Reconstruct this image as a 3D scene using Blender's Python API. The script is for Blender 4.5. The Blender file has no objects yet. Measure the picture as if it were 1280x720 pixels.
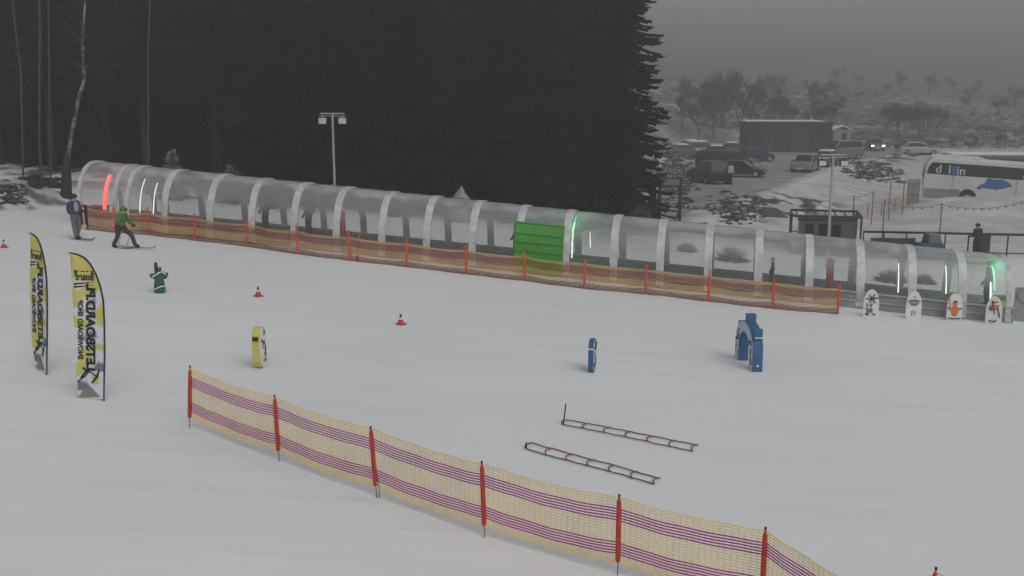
import bpy, bmesh, math, random
from mathutils import Vector, Matrix, noise
R = math.radians
random.seed(7)
sc = bpy.context.scene
COL = sc.collection

# ------------------------------------------------------------------ camera
CAMZ = 8.0; F = 1280.0; TH = math.atan(240/1280)
CT, ST = math.cos(TH), math.sin(TH)
cam_d = bpy.data.cameras.new('camera'); cam = bpy.data.objects.new('camera', cam_d); COL.objects.link(cam)
cam.location = (0, 0, CAMZ); cam.rotation_euler = (math.pi/2 - TH, 0, 0)
cam_d.sensor_width = 36; cam_d.lens = 36*F/1280; cam_d.clip_end = 3000; cam_d.clip_start = .1
sc.camera = cam

def sstep(a, b, x):
    if a == b: return 1.0 if x > a else 0.0
    t = min(1, max(0, (x-a)/(b-a))); return t*t*(3-2*t)
def lerp(a, b, t): return a+(b-a)*t
def pl(pts, y):
    if y <= pts[0][0]: return pts[0][1]
    for (a, u), (b, v) in zip(pts, pts[1:]):
        if y <= b: return lerp(u, v, (y-a)/(b-a))
    return pts[-1][1]
def N(x, y, z=0): return noise.noise(Vector((x, y, z)))

EDGE_R = [(50, 8), (56, 9.5), (66, 13), (76, 19.5), (109, 35), (124, 46.5), (160, 74), (200, 90)]
EDGE_L = [(50, 3), (56, 5), (85, 12.5), (105, 16.5), (125, 23), (150, 27), (200, 40)]
def terrain(x, y):
    xc = max(x, -60)
    base = 1.45 - .072*xc
    if base < .55: base = .12 + .43*math.exp((base-.55)/.43)
    z = base
    if y > 43:
        er, el = pl(EDGE_R, y), pl(EDGE_L, y)
        road = 1.0
        left = base + .05*max(0, y-52)*(1-sstep(0, 14, x)) + .018*max(0, y-52)
        left = left + sstep(70, 95, y)*1.6*sstep(-2, -9, x-el) * sstep(-14, 8, x)
        right = .0 + sstep(59, 70, y)*1.18*sstep(24, 31, x)*(1-sstep(70.5, 74, y)) + sstep(84, 100, y)*1.0
        zz = road
        zz = lerp(zz, left, sstep(0, -5, x-el))
        zz = lerp(zz, right, sstep(0, 7.5, x-er))
        z = lerp(z, zz, sstep(43, 55, y))
        # rough heaps beside the road
        rub = sstep(1, -3, x-el)*sstep(-16, -8, x-el)*sstep(62, 72, y)*sstep(150, 120, y)
        z += rub*(.55*abs(N(x*.45, y*.45, 3))+.3*abs(N(x*1.1, y*1.1, 7)))
        rb = sstep(-1.5, 1.5, x-er)*sstep(9, 4, x-er)*sstep(52, 60, y)*sstep(140, 125, y)
        z += rb*(.5*abs(N(x*.4, y*.4, 9))+.25*abs(N(x*1.2, y*1.2, 5)))
    if y > 150:
        k = 1 - .78*sstep(40, 230, x)
        z += .066*(y-150)*k + 2.2*N(x*.018, y*.018, 2)*sstep(150, 200, y)+ .9*N(x*.07, y*.05, 2)*sstep(150, 180, y)
    # mound at far left
    d = math.hypot((x+24.5)/3.2, (y-48)/4.5)
    z += 1.1*max(0, 1-d*d)*(1+.35*N(x*1.1, y*1.1, 4)) if d < 1 else 0
    z += .05*N(x*.12, y*.12, 1) + .012*N(x*.8, y*.8, 6)
    return z
def ray(px, py):
    u = (px-640)/F; v = (py-360)/F
    return Vector((u, CT - v*ST, -(ST + v*CT)))      # per unit of depth
def gp(px, py):
    d = ray(px, py); t = 2.0
    while t < 900:
        p = Vector((0, 0, CAMZ)) + d*t
        if p.z <= terrain(p.x, p.y):
            a, b = t-.25*(1 if t < 120 else 2), t
            for _ in range(20):
                m = (a+b)/2; q = Vector((0, 0, CAMZ))+d*m
                if q.z <= terrain(q.x, q.y): b = m
                else: a = m
            q = Vector((0, 0, CAMZ))+d*b
            return Vector((q.x, q.y, terrain(q.x, q.y)))
        t += .25 if t < 120 else .5
    return Vector((0, 0, CAMZ))+d*300
def at(px, depth):                                       # ground point in pixel column px at a depth
    x = (px-640)/F*depth; y = depth*CT+ .02*depth
    return Vector((x, y, terrain(x, y)))
def pd(px, py, depth): return Vector((0, 0, CAMZ))+ray(px, py)*depth

# ------------------------------------------------------------------ materials
def newmat(name):
    m = bpy.data.materials.new(name); m.use_nodes = True
    nt = m.node_tree; return m, nt, nt.nodes['Principled BSDF']
def mat(name, col, rough=.6, metal=0, var=.15, scale=6, bump=0, bscale=30, emis=None, es=0, spec=.4):
    m, nt, b = newmat(name)
    n = nt.nodes; l = nt.links
    tc = n.new('ShaderNodeTexCoord'); nz = n.new('ShaderNodeTexNoise'); nz.inputs['Scale'].default_value = scale; nz.inputs['Detail'].default_value = 5
    l.new(tc.outputs['Object'], nz.inputs['Vector'])
    cr = n.new('ShaderNodeValToRGB')
    cr.color_ramp.elements[0].position = .3; cr.color_ramp.elements[1].position = .7
    cr.color_ramp.elements[0].color = tuple(c*(1-var) for c in col)+(1,)
    cr.color_ramp.elements[1].color = tuple(min(1, c*(1+var)) for c in col)+(1,)
    l.new(nz.outputs['Fac'], cr.inputs['Fac']); l.new(cr.outputs['Color'], b.inputs['Base Color'])
    b.inputs['Roughness'].default_value = rough; b.inputs['Metallic'].default_value = metal
    b.inputs['Specular IOR Level'].default_value = spec
    if bump:
        n2 = n.new('ShaderNodeTexNoise'); n2.inputs['Scale'].default_value = bscale; n2.inputs['Detail'].default_value = 6
        l.new(tc.outputs['Object'], n2.inputs['Vector'])
        bp = n.new('ShaderNodeBump'); bp.inputs['Strength'].default_value = bump; bp.inputs['Distance'].default_value = .05
        l.new(n2.outputs['Fac'], bp.inputs['Height']); l.new(bp.outputs['Normal'], b.inputs['Normal'])
    if emis:
        b.inputs['Emission Color'].default_value = emis+(1,); b.inputs['Emission Strength'].default_value = es
    return m
M = {}
def mk(k, *a, **kw): M[k] = mat(k, *a, **kw)
mk('galv', (.42, .43, .43), .45, .35, .18, 4)
mk('rib', (.54, .55, .55), .5, .15, .2, 3)
mk('steel', (.2, .2, .21), .4, .7)
mk('dark_metal', (.045, .047, .05), .5, .3)
mk('grey_paint', (.22, .23, .23), .55, 0, .2, 2)
mk('kick', (.25, .255, .25), .6, 0, .25, 1.5)
mk('belt', (.03, .03, .032), .8)
mk('red_sleeve', (.43, .035, .02), .6, 0, .2, 9)
mk('orange_post', (.62, .085, .03), .6, 0, .15, 9)
mk('net_yellow', (.8, .56, .13), .7, 0, .15, 2)
mk('net_purple', (.36, .03, .16), .7, 0, .2, 2)
mk('net_tan', (.52, .32, .12), .7, 0, .2, 1)
mk('net_brown', (.28, .065, .035), .7, 0, .25, 1)
mk('net_dark', (.17, .06, .03), .7, 0, .25, 1)
mk('green_door', (.06, .29, .035), .45, 0, .12, 1.2)
mk('green_dark', (.02, .15, .025), .6)
mk('black', (.012, .012, .013), .5)
mk('rubber', (.018, .018, .018), .8)
mk('white_board', (.72, .72, .7), .5, 0, .06, 6)
mk('print_black', (.04, .04, .045), .6)
mk('print_red', (.3, .05, .04), .6)
mk('print_orange', (.6, .2, .05), .6)
mk('print_blue', (.03, .09, .26), .6)
mk('print_green', (.12, .2, .05), .6)
mk('foam_blue', (.035, .11, .24), .5, 0, .1, 5)
mk('foam_navy', (.03, .045, .12), .5)
mk('foam_light', (.45, .55, .66), .5, 0, .1, 9)
mk('foam_yellow', (.55, .5, .13), .5, 0, .1, 5)
mk('foam_green', (.02, .11, .055), .55, 0, .25, 6)
mk('foam_dark', (.015, .035, .022), .6)
mk('white', (.75, .75, .74), .55, 0, .05)
mk('cone_red', (.5, .03, .05), .5)
mk('strap', (.04, .035, .04), .7)
mk('rung', (.33, .04, .06), .6)
mk('flag_black', (.015, .015, .018), .6)
mk('wood', (.085, .062, .045), .8, 0, .3, 5)
mk('wood_dark', (.045, .04, .036), .8, 0, .3, 5)
mk('wood_tan', (.3, .2, .1), .8, 0, .3, 4)
mk('sign_blue', (.12, .16, .2), .5)
mk('bark', (.026, .022, .019), .9, 0, .35, 8)
mk('twig', (.05, .043, .038), .9, 0, .3, 3)
mk('needles', (.013, .017, .011), .9, 0, .35, .7, spec=.15)
mk('needles_frost', (.2, .22, .21), .9, 0, .6, 1.5)
mk('snow_cap', (.78, .79, .8), .75, 0, .05, 3, .3, 8)
mk('rock', (.06, .055, .05), .9, 0, .5, 2, .6, 6)
mk('earth', (.05, .042, .036), .95, 0, .4, 3, .5, 8)
mk('boulder', (.3, .3, .29), .9, 0, .35, 3, .5, 8)
mk('skin', (.45, .27, .19), .6)
for k, c in dict(car_maroon=(.042, .034, .038), car_blue=(.03, .04, .065), car_black=(.022, .022, .024), car_silver=(.24, .25, .25), car_white=(.5, .5, .49), car_red=(.25, .04, .035), car_green=(.16, .2, .18), car_navy=(.025, .035, .09), car_grey=(.12, .12, .125)).items():
    mk(k, c, .35, .2, .06, 1.5, spec=.5)
mk('car_glass', (.02, .022, .025), .12, 0, .1)
mk('tail_red', (.2, .01, .01), .3)
mk('bus_white', (.66, .66, .64), .4, 0, .12, .9)
mk('bus_dirt', (.3, .26, .22), .7, 0, .2, 1.2)
mk('bus_glass', (.03, .03, .032), .2, 0, .1)
mk('bus_letter', (.62, .64, .66), .5)
mk('bus_blue', (.05, .16, .36), .5, 0, .2, 2)
mk('wall_dark', (.045, .042, .04), .85, 0, .2, .5)
mk('wall_pale', (.3, .29, .27), .85)
def emat(k, col, s):
    m, nt, b = newmat(k); b.inputs['Base Color'].default_value = (.6, .6, .6, 1)
    b.inputs['Emission Color'].default_value = col+(1,); b.inputs['Emission Strength'].default_value = s; M[k] = m
emat('led_white', (.95, 1, .93), 1.6)
emat('led_red', (1, .06, .07), 1.6)
emat('led_green', (.1, .9, .3), 1.5)
emat('headlight', (1, .98, .9), 9)
mk('lamp_face', (.5, .51, .52), .4)

# snow ground material
def snow_mat():
    m, nt, b = newmat('snow'); n = nt.nodes; l = nt.links
    tc = n.new('ShaderNodeTexCoord')
    def noi(s, d=6, vec=None):
        x = n.new('ShaderNodeTexNoise'); x.inputs['Scale'].default_value = s; x.inputs['Detail'].default_value = d
        l.new(vec or tc.outputs['Object'], x.inputs['Vector']); return x.outputs['Fac']
    def mr(v, a, b_, c=0., d=1.):
        x = n.new('ShaderNodeMapRange'); x.inputs[1].default_value = a; x.inputs[2].default_value = b_; x.inputs[3].default_value = c; x.inputs[4].default_value = d
        l.new(v, x.inputs[0]); return x.outputs[0]
    def mth(op, a, b_=None):
        x = n.new('ShaderNodeMath'); x.operation = op
        for i, v in enumerate((a, b_)):
            if v is None: continue
            if isinstance(v, (int, float)): x.inputs[i].default_value = v
            else: l.new(v, x.inputs[i])
        x.use_clamp = False; return x.outputs[0]
    def mixc(f, a, b_):
        x = n.new('ShaderNodeMix'); x.data_type = 'RGBA'
        l.new(f, x.inputs[0])
        for i, v in ((6, a), (7, b_)):
            if isinstance(v, tuple): x.inputs[i].default_value = v
            else: l.new(v, x.inputs[i])
        return x.outputs[2]
    att = n.new('ShaderNodeAttribute'); att.attribute_name = 'dirt_tone'
    att2 = n.new('ShaderNodeAttribute'); att2.attribute_name = 'earth'
    clean = mixc(mr(noi(.11, 5), .3, .7), (.70, .72, .735, 1), (.78, .785, .78, 1))
    mp = n.new('ShaderNodeMapping'); mp.inputs['Rotation'].default_value = (0, 0, R(-12)); mp.inputs['Scale'].default_value = (.12, 1.4, 1); l.new(tc.outputs['Object'], mp.inputs[0])
    streak = mr(noi(1.2, 6, mp.outputs[0]), .45, .75)
    clean = mixc(mth('MULTIPLY', streak, .35), clean, (.62, .63, .63, 1))
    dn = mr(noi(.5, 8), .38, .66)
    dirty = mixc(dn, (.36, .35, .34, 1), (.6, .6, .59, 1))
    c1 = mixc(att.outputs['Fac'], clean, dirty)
    att3 = n.new('ShaderNodeAttribute'); att3.attribute_name = 'veg'
    vf = mth('MULTIPLY', att3.outputs['Fac'], mr(noi(.09, 10), .36, .56))
    c1 = mixc(vf, c1, mixc(mr(noi(.6, 5), .4, .6), (.1, .09, .078, 1), (.26, .25, .235, 1)))
    en = mr(noi(.55, 9), .46, .54)
    ef = mth('MULTIPLY', att2.outputs['Fac'], en)
    ecol = mixc(mr(noi(3, 4), .35, .65), (.05, .042, .035, 1), (.13, .11, .09, 1))
    c2 = mixc(ef, c1, ecol)
    l.new(c2, b.inputs['Base Color']); b.inputs['Roughness'].default_value = .8; b.inputs['Specular IOR Level'].default_value = .2
    bp = n.new('ShaderNodeBump'); bp.inputs['Strength'].default_value = .35; bp.inputs['Distance'].default_value = .06
    h = mth('ADD', mth('MULTIPLY', noi(9, 8), .5), mth('MULTIPLY', noi(2.2, 4, mp.outputs[0]), .8))
    l.new(h, bp.inputs['Height']); l.new(bp.outputs['Normal'], b.inputs['Normal'])
    return m
M['snow'] = snow_mat()
def snowy(k):
    m = M[k]; n = m.node_tree.nodes; l = m.node_tree.links; b = n['Principled BSDF']; src = b.inputs['Base Color'].links[0].from_socket
    g = n.new('ShaderNodeNewGeometry'); sp = n.new('ShaderNodeSeparateXYZ'); l.new(g.outputs['Normal'], sp.inputs[0])
    tc = n.new('ShaderNodeTexCoord'); nz = n.new('ShaderNodeTexNoise'); nz.inputs['Scale'].default_value = 2.6; nz.inputs['Detail'].default_value = 9; l.new(tc.outputs['Object'], nz.inputs['Vector'])
    ad = n.new('ShaderNodeMath'); ad.operation = 'MULTIPLY_ADD'; ad.inputs[1].default_value = 1.9; l.new(nz.outputs['Fac'], ad.inputs[0]); l.new(sp.outputs[2], ad.inputs[2])
    mr = n.new('ShaderNodeMapRange'); mr.inputs[1].default_value = 1.62; mr.inputs[2].default_value = 2.0; l.new(ad.outputs[0], mr.inputs[0])
    mx = n.new('ShaderNodeMix'); mx.data_type = 'RGBA'; l.new(mr.outputs[0], mx.inputs[0]); l.new(src, mx.inputs[6]); mx.inputs[7].default_value = (.3, .3, .3, 1); l.new(mx.outputs[2], b.inputs['Base Color'])
snowy('rock'); snowy('earth')

def glaze_mat():
    m, nt, b = newmat('glazing'); n = nt.nodes; l = nt.links
    out = n['Material Output']
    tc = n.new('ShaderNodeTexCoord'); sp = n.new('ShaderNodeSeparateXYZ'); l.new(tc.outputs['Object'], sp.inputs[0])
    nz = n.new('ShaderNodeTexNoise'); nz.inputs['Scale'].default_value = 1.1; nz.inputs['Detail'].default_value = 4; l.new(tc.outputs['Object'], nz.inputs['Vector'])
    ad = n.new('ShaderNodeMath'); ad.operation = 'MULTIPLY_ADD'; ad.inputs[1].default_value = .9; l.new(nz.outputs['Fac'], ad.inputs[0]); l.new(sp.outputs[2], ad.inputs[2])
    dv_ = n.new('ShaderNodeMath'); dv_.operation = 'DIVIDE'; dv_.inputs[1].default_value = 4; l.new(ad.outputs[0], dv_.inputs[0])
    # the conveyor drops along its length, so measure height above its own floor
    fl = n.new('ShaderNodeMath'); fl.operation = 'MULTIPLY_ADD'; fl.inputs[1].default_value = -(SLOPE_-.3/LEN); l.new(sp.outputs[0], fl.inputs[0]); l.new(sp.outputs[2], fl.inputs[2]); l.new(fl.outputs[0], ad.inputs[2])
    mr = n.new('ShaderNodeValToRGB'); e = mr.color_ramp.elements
    e[0].position = 1.65/4; e[0].color = (.11, .11, .11, 1); e[1].position = 2.95/4; e[1].color = (.85, .85, .85, 1)  # frost by height; bright top band also paints in the sky highlight
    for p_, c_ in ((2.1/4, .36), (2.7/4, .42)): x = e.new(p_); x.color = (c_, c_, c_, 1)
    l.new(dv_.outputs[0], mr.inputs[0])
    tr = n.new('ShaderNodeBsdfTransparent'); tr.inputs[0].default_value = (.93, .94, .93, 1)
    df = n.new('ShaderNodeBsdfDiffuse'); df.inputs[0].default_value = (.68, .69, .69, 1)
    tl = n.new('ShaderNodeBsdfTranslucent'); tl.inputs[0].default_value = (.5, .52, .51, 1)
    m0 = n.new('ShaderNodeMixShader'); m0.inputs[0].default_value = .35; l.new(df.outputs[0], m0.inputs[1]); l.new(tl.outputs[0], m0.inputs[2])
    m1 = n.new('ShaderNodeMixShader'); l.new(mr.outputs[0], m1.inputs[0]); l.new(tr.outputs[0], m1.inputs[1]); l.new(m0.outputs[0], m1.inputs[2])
    gl = n.new('ShaderNodeBsdfGlossy'); gl.inputs['Roughness'].default_value = .12
    fr = n.new('ShaderNodeFresnel'); fr.inputs[0].default_value = 1.45
    m2 = n.new('ShaderNodeMixShader'); l.new(fr.outputs[0], m2.inputs[0]); l.new(m1.outputs[0], m2.inputs[1]); l.new(gl.outputs[0], m2.inputs[2])
    l.new(m2.outputs[0], out.inputs['Surface']); n.remove(b)
    return m


def flag_mat():
    m, nt, b = newmat('flag_print'); n = nt.nodes; l = nt.links
    tc = n.new('ShaderNodeTexCoord')
    nz = n.new('ShaderNodeTexNoise'); nz.inputs['Scale'].default_value = 2.1; nz.inputs['Detail'].default_value = 1.5; l.new(tc.outputs['Object'], nz.inputs['Vector'])
    cr = n.new('ShaderNodeValToRGB'); e = cr.color_ramp.elements
    e[0].position = .36; e[0].color = (.16, .17, .2, 1); e[1].position = .43; e[1].color = (.62, .62, .7, 1)
    x = e.new(.50); x.color = (.64, .64, .7, 1); x = e.new(.54); x.color = (.54, .51, .13, 1); x = e.new(.8); x.color = (.5, .47, .12, 1)
    l.new(nz.outputs['Fac'], cr.inputs[0])
    sp = n.new('ShaderNodeSeparateXYZ'); l.new(tc.outputs['Object'], sp.inputs[0])
    mr = n.new('ShaderNodeMapRange'); mr.inputs[1].default_value = 2.28; mr.inputs[2].default_value = 2.5; l.new(sp.outputs[2], mr.inputs[0])
    mx = n.new('ShaderNodeMix'); mx.data_type = 'RGBA'; l.new(mr.outputs[0], mx.inputs[0]); l.new(cr.outputs[0], mx.inputs[6]); mx.inputs[7].default_value = (.54, .5, .12, 1)
    l.new(mx.outputs[2], b.inputs['Base Color']); b.inputs['Roughness'].default_value = .7
    return m
M['flag_print'] = flag_mat()

# ------------------------------------------------------------------ mesh helpers
class MB:
    def __init__(s): s.v = []; s.f = []; s.mi = []; s.mats = []
    def mid(s, m):
        if m not in s.mats: s.mats.append(m)
        return s.mats.index(m)
    def add(s, vs, fs, m=None):
        o = len(s.v); s.v += [tuple(v) for v in vs]
        i = s.mid(m)
        for f in fs: s.f.append(tuple(a+o for a in f)); s.mi.append(i)
    def box(s, c, d, m=None, rot=None, taper=1):
        vs = []
        for z in (-.5, .5):
            t = taper if z > 0 else 1
            for x, y in ((-.5, -.5), (.5, -.5), (.5, .5), (-.5, .5)):
                p = Vector((x*d[0]*t, y*d[1]*t, z*d[2]))
                if rot is not None: p = rot @ p
                vs.append(p+Vector(c))
        s.add(vs, [(3, 2, 1, 0), (4, 5, 6, 7), (0, 1, 5, 4), (1, 2, 6, 5), (2, 3, 7, 6), (3, 0, 4, 7)], m); return s
    def tube(s, pts, r, n=6, m=None, cap=True, flat=1):
        pts = [Vector(p) for p in pts]; rs = r if isinstance(r, (list, tuple)) else [r]*len(pts)
        vs = []; fs = []
        for i, p in enumerate(pts):
            d = (pts[min(i+1, len(pts)-1)]-pts[max(i-1, 0)])
            if d.length < 1e-9: d = Vector((0, 0, 1))
            d.normalize(); up = Vector((0, 0, 1)) if abs(d.z) < .95 else Vector((1, 0, 0))
            a = d.cross(up).normalized(); b = a.cross(d).normalized()
            for k in range(n):
                t = 2*math.pi*(k+.5)/n; vs.append(p + a*math.cos(t)*rs[i]*flat + b*math.sin(t)*rs[i])
        for i in range(len(pts)-1):
            for k in range(n):
                k2 = (k+1) % n; fs.append((i*n+k, i*n+k2, (i+1)*n+k2, (i+1)*n+k))
        if cap: fs.append(tuple(range(n))[::-1]); fs.append(tuple((len(pts)-1)*n+k for k in range(n)))
        s.add(vs, fs, m); return s
    def lathe(s, prof, n=16, m=None, c=(0, 0, 0), sx=1, sy=1):
        vs = []; fs = []
        for r, z in prof:
            for k in range(n):
                t = 2*math.pi*k/n; vs.append((c[0]+r*math.cos(t)*sx, c[1]+r*math.sin(t)*sy, c[2]+z))
        for i in range(len(prof)-1):
            for k in range(n): k2 = (k+1) % n; fs.append((i*n+k, i*n+k2, (i+1)*n+k2, (i+1)*n+k))
        fs.append(tuple(range(n))[::-1]); fs.append(tuple((len(prof)-1)*n+k for k in range(n)))
        s.add(vs, fs, m); return s
    def prism(s, poly, y0, y1, m=None):                # poly in x,z extruded along y
        n = len(poly); vs = [(x, y0, z) for x, z in poly]+[(x, y1, z) for x, z in poly]
        fs = [tuple(range(n)), tuple(range(2*n-1, n-1, -1))]+[(i, i+n, (i+1) % n+n, (i+1) % n) for i in range(n)]
        s.add(vs, fs, m); return s
    def blob(s, c, r, m=None, seg=10, rough=.25, sd=0, sz=1):
        vs = []; fs = []; rings = seg//2+1
        rr = r if isinstance(r, (tuple, list)) else (r, r, r*sz)
        for i in range(rings+1):
            ph = math.pi*i/rings
            for k in range(seg):
                t = 2*math.pi*k/seg; d = Vector((math.sin(ph)*math.cos(t), math.sin(ph)*math.sin(t), math.cos(ph)))
                q = 1+rough*noise.noise(d*1.7+Vector((sd, sd*.7, 0)))*2
                vs.append((c[0]+d.x*rr[0]*q, c[1]+d.y*rr[1]*q, c[2]+d.z*rr[2]*q))
        for i in range(rings):
            for k in range(seg): k2 = (k+1) % seg; fs.append((i*seg+k, (i+1)*seg+k, (i+1)*seg+k2, i*seg+k2))
        s.add(vs, fs, m); return s
    def build(s, name, m=None, parent=None, smooth=False, loc=None):
        me = bpy.data.meshes.new(name); me.from_pydata(s.v, [], s.f)
        mats = [m if k is None else k for k in s.mats] or [m]
        for k in mats: me.materials.append(M[k])
        if len(mats) > 1: me.polygons.foreach_set('material_index', s.mi)
        if smooth: me.polygons.foreach_set('use_smooth', [True]*len(me.polygons))
        me.update()
        if smooth:
            try: me.set_sharp_from_angle(angle=R(40))
            except Exception: pass
        o = bpy.data.objects.new(name, me); COL.objects.link(o)
        if parent: o.parent = parent
        if loc is not None: o.location = loc
        return o
def bevel(o, w=.02, seg=2):
    b = o.modifiers.new('bevel', 'BEVEL'); b.width = w; b.segments = seg; b.limit_method = 'ANGLE'; b.angle_limit = R(35); return o
def tag(o, label=None, cat=None, group=None, kind=None):
    if label: o['label'] = label
    if cat: o['category'] = cat
    if group: o['group'] = group
    if kind: o['kind'] = kind
    return o
def thing(name, label, cat, loc=(0, 0, 0), rz=0, group=None):
    o = bpy.data.objects.new(name, None); COL.objects.link(o); o.empty_display_size = .3
    o.location = loc; o.rotation_euler = (0, 0, rz); return tag(o, label, cat, group)
def dup(o, parent=None, loc=None, rz=None, label=None, scale=None):
    c = o.copy(); COL.objects.link(c)
    if parent: c.parent = parent
    if loc is not None: c.location = loc
    if rz is not None: c.rotation_euler = (0, 0, rz)
    if scale is not None: c.scale = (scale,)*3 if isinstance(scale, (int, float)) else scale
    if label: c['label'] = label
    for ch in [k for k in bpy.data.objects if k.parent == o]: dup(ch, c)
    return c

def text_mesh(name, txt, size, m, parent, mtx, ext=.004, bold=0, sx=1, space=1):
    cu = bpy.data.curves.new(name, 'FONT'); cu.body = txt; cu.size = size; cu.extrude = ext; cu.offset = bold; cu.resolution_u = 3; cu.space_character = space
    cu.align_x = 'CENTER'; cu.align_y = 'CENTER'
    o = bpy.data.objects.new(name, cu); COL.objects.link(o)
    dg = bpy.context.evaluated_depsgraph_get(); dg.update()
    me = bpy.data.meshes.new_from_object(o.evaluated_get(dg)); bpy.data.objects.remove(o)
    me.transform(mtx)
    me.materials.clear(); me.materials.append(M[m])
    t = bpy.data.objects.new(name, me); COL.objects.link(t); t.parent = parent
    return t

# ------------------------------------------------------------------ ground
def axis(parts):
    out = []
    for a, b, st in parts:
        n = max(1, round((b-a)/st)); out += [a+(b-a)*i/n for i in range(n)]
    out.append(parts[-1][1]); return out
XS = axis([(-500, -60, 40), (-60, -32, 2), (-32, 60, .6), (60, 130, 2.5), (130, 700, 15)])
YS = axis([(-30, 5, 3), (5, 42, .7), (42, 135, .6), (135, 260, 2.5), (260, 620, 8)])
vs = []; dirt_tone = []; earth = []; veg = []
for y in YS:
    for x in XS:
        vs.append((x, y, terrain(x, y)))
        er, el = pl(EDGE_R, y), pl(EDGE_L, y)
        d = 0; e = 0
        if y > 44:
            s = sstep(44, 54, y)
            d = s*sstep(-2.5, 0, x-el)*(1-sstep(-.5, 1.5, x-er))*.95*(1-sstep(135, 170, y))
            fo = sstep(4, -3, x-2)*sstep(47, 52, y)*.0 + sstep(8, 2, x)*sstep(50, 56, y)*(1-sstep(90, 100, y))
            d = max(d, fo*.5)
            e = sstep(1, -2, x-el)*sstep(64, 74, y)*(1-sstep(140, 150, y))*1.0
            e = max(e, fo*.9*sstep(50, 58, y))
            bk = sstep(-.5, 1.2, x-er)*(1-sstep(4.5, 7.5, x-er))*(sstep(60, 63, y)*(1-sstep(73, 76, y))*1.0 + sstep(98, 102, y)*(1-sstep(122, 128, y)))
            e = max(e, min(1, bk))
            e = max(e, sstep(140, 160, y)*sstep(-.7, .0, N(x*.02, y*.012, 11)+.1))
            d = max(d, sstep(130, 155, y)*.7, .75*sstep(-1, 3, x-er)*sstep(48, 56, y))  # far snow and the yard right of the road take a darker tone
        dd = math.hypot((x+24.5)/3.4, (y-48)/4.6)
        if dd < 1: e = max(e, .8); d = max(d, .8)
        dirt_tone.append(d); earth.append(e); veg.append(max(sstep(132, 160, y)*.95, sstep(-1, -4, x-el)*sstep(64, 74, y)*.6))
nx = len(XS)
fs = [(j*nx+i, j*nx+i+1, (j+1)*nx+i+1, (j+1)*nx+i) for j in range(len(YS)-1) for i in range(nx-1)]
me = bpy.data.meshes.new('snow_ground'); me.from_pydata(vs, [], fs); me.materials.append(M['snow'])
me.attributes.new('dirt_tone', 'FLOAT', 'POINT').data.foreach_set('value', dirt_tone)
me.attributes.new('veg', 'FLOAT', 'POINT').data.foreach_set('value', veg)
me.attributes.new('earth', 'FLOAT', 'POINT').data.foreach_set('value', earth)
me.polygons.foreach_set('use_smooth', [True]*len(me.polygons)); me.update()
gnd = bpy.data.objects.new('snow_ground', me); COL.objects.link(gnd); tag(gnd, kind='structure')
# packed snow road: a real sheet on the ground
mk('road_snow', (.29, .287, .28), .8, 0, .28, .55, .5, 3)
vs = []; fs = []; NR = 12; ys = [52+i*1.0 for i in range(99)]
for y in ys:
    a, b = pl(EDGE_L, y)+.6, pl(EDGE_R, y)-.8
    for k in range(NR+1):
        x = lerp(a, b, k/NR)
        if k in (0, NR): x += .7*N(y*.3, k, 3)
        vs.append((x, y, terrain(x, y)+.02))
fs = [(j*(NR+1)+i, j*(NR+1)+i+1, (j+1)*(NR+1)+i+1, (j+1)*(NR+1)+i) for j in range(len(ys)-1) for i in range(NR)]
rb = MB(); rb.add(vs, fs); ro = rb.build('road', 'road_snow', smooth=True); tag(ro, kind='structure')

# ------------------------------------------------------------------ tunnel (covered conveyor)
PA = gp(97, 280.5); PB = gp(1266, 404)
P0 = Vector((PA.x, PA.y)); P1 = Vector((PB.x, PB.y))
dv = (P1-P0); LEN = dv.length; dv.normalize(); nv = Vector((-dv.y, dv.x))
ang = math.atan2(dv.y, dv.x)
def s_of(px):
    u = (px-640)/F                      # solve X = u*Zc on the line (Zc ~ Y*CT - ... use Y/CT approx with z)
    lo, hi = -2, LEN+2
    for _ in range(40):
        m = (lo+hi)/2; p = P0+dv*m; z = terrain(p.x, p.y)+1.0
        Zc = p.y*CT + (CAMZ-z)*ST
        if p.x/Zc < u: lo = m
        else: hi = m
    return m
tz0 = terrain(P0.x, P0.y); tz1 = terrain(P1.x, P1.y)
slope = (tz1-tz0)/LEN
def base_z(s): 
    p = P0+dv*s+nv*1.5
    return (terrain(p.x, p.y)-tz0)
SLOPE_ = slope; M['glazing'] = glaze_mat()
W = 1.5; H = 2.5
def prof(t, off=0):                      # t 0..pi ; y local: 0 front .. 3 back
    c, s = math.cos(t), math.sin(t)
    w, h = W+off, H+off
    y = W - w*math.copysign(abs(c)**.85, c)
    z = h*abs(s)**.8
    return y, z
tun = thing('covered_ski_conveyor', 'long clear arched tunnel with grey ribs covering the conveyor lift across the slope', 'conveyor tunnel', (P0.x, P0.y, tz0), ang)
ribs_px = [97, 142, 158, 205, 262, 314, 367, 420, 477, 533, 590, 648, 707, 767, 825, 885, 948, 1012, 1076, 1141, 1204, 1262]
RS = [s_of(p) for p in ribs_px]
NT = 22
def tz(s): return slope*s
def hs(s): return lerp(1, .835, max(0, min(1, s/LEN)))
for i, s in enumerate(RS):
    m = MB(); w = .14 if i not in (1, 2) else .1
    if i in (0, len(RS)-1): w = .09
    vs = []
    for t in range(NT+1):
        a = math.pi*t/NT
        for off in (.0, .05):
            y, z = prof(a, off)
            for dx in (-w, w): vs.append((s+dx, y, tz(s+dx)+z*hs(s)+off*.3))
    fs = []
    for t in range(NT):
        a = t*4; b = a+4
        fs += [(a, b, b+1, a+1), (a+2, a+3, b+3, b+2), (a, a+2, b+2, b), (a+1, b+1, b+3, a+3)]
    m.add(vs, fs); m.build('rib', 'rib', tun, smooth=True)
LEDS = {}
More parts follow.
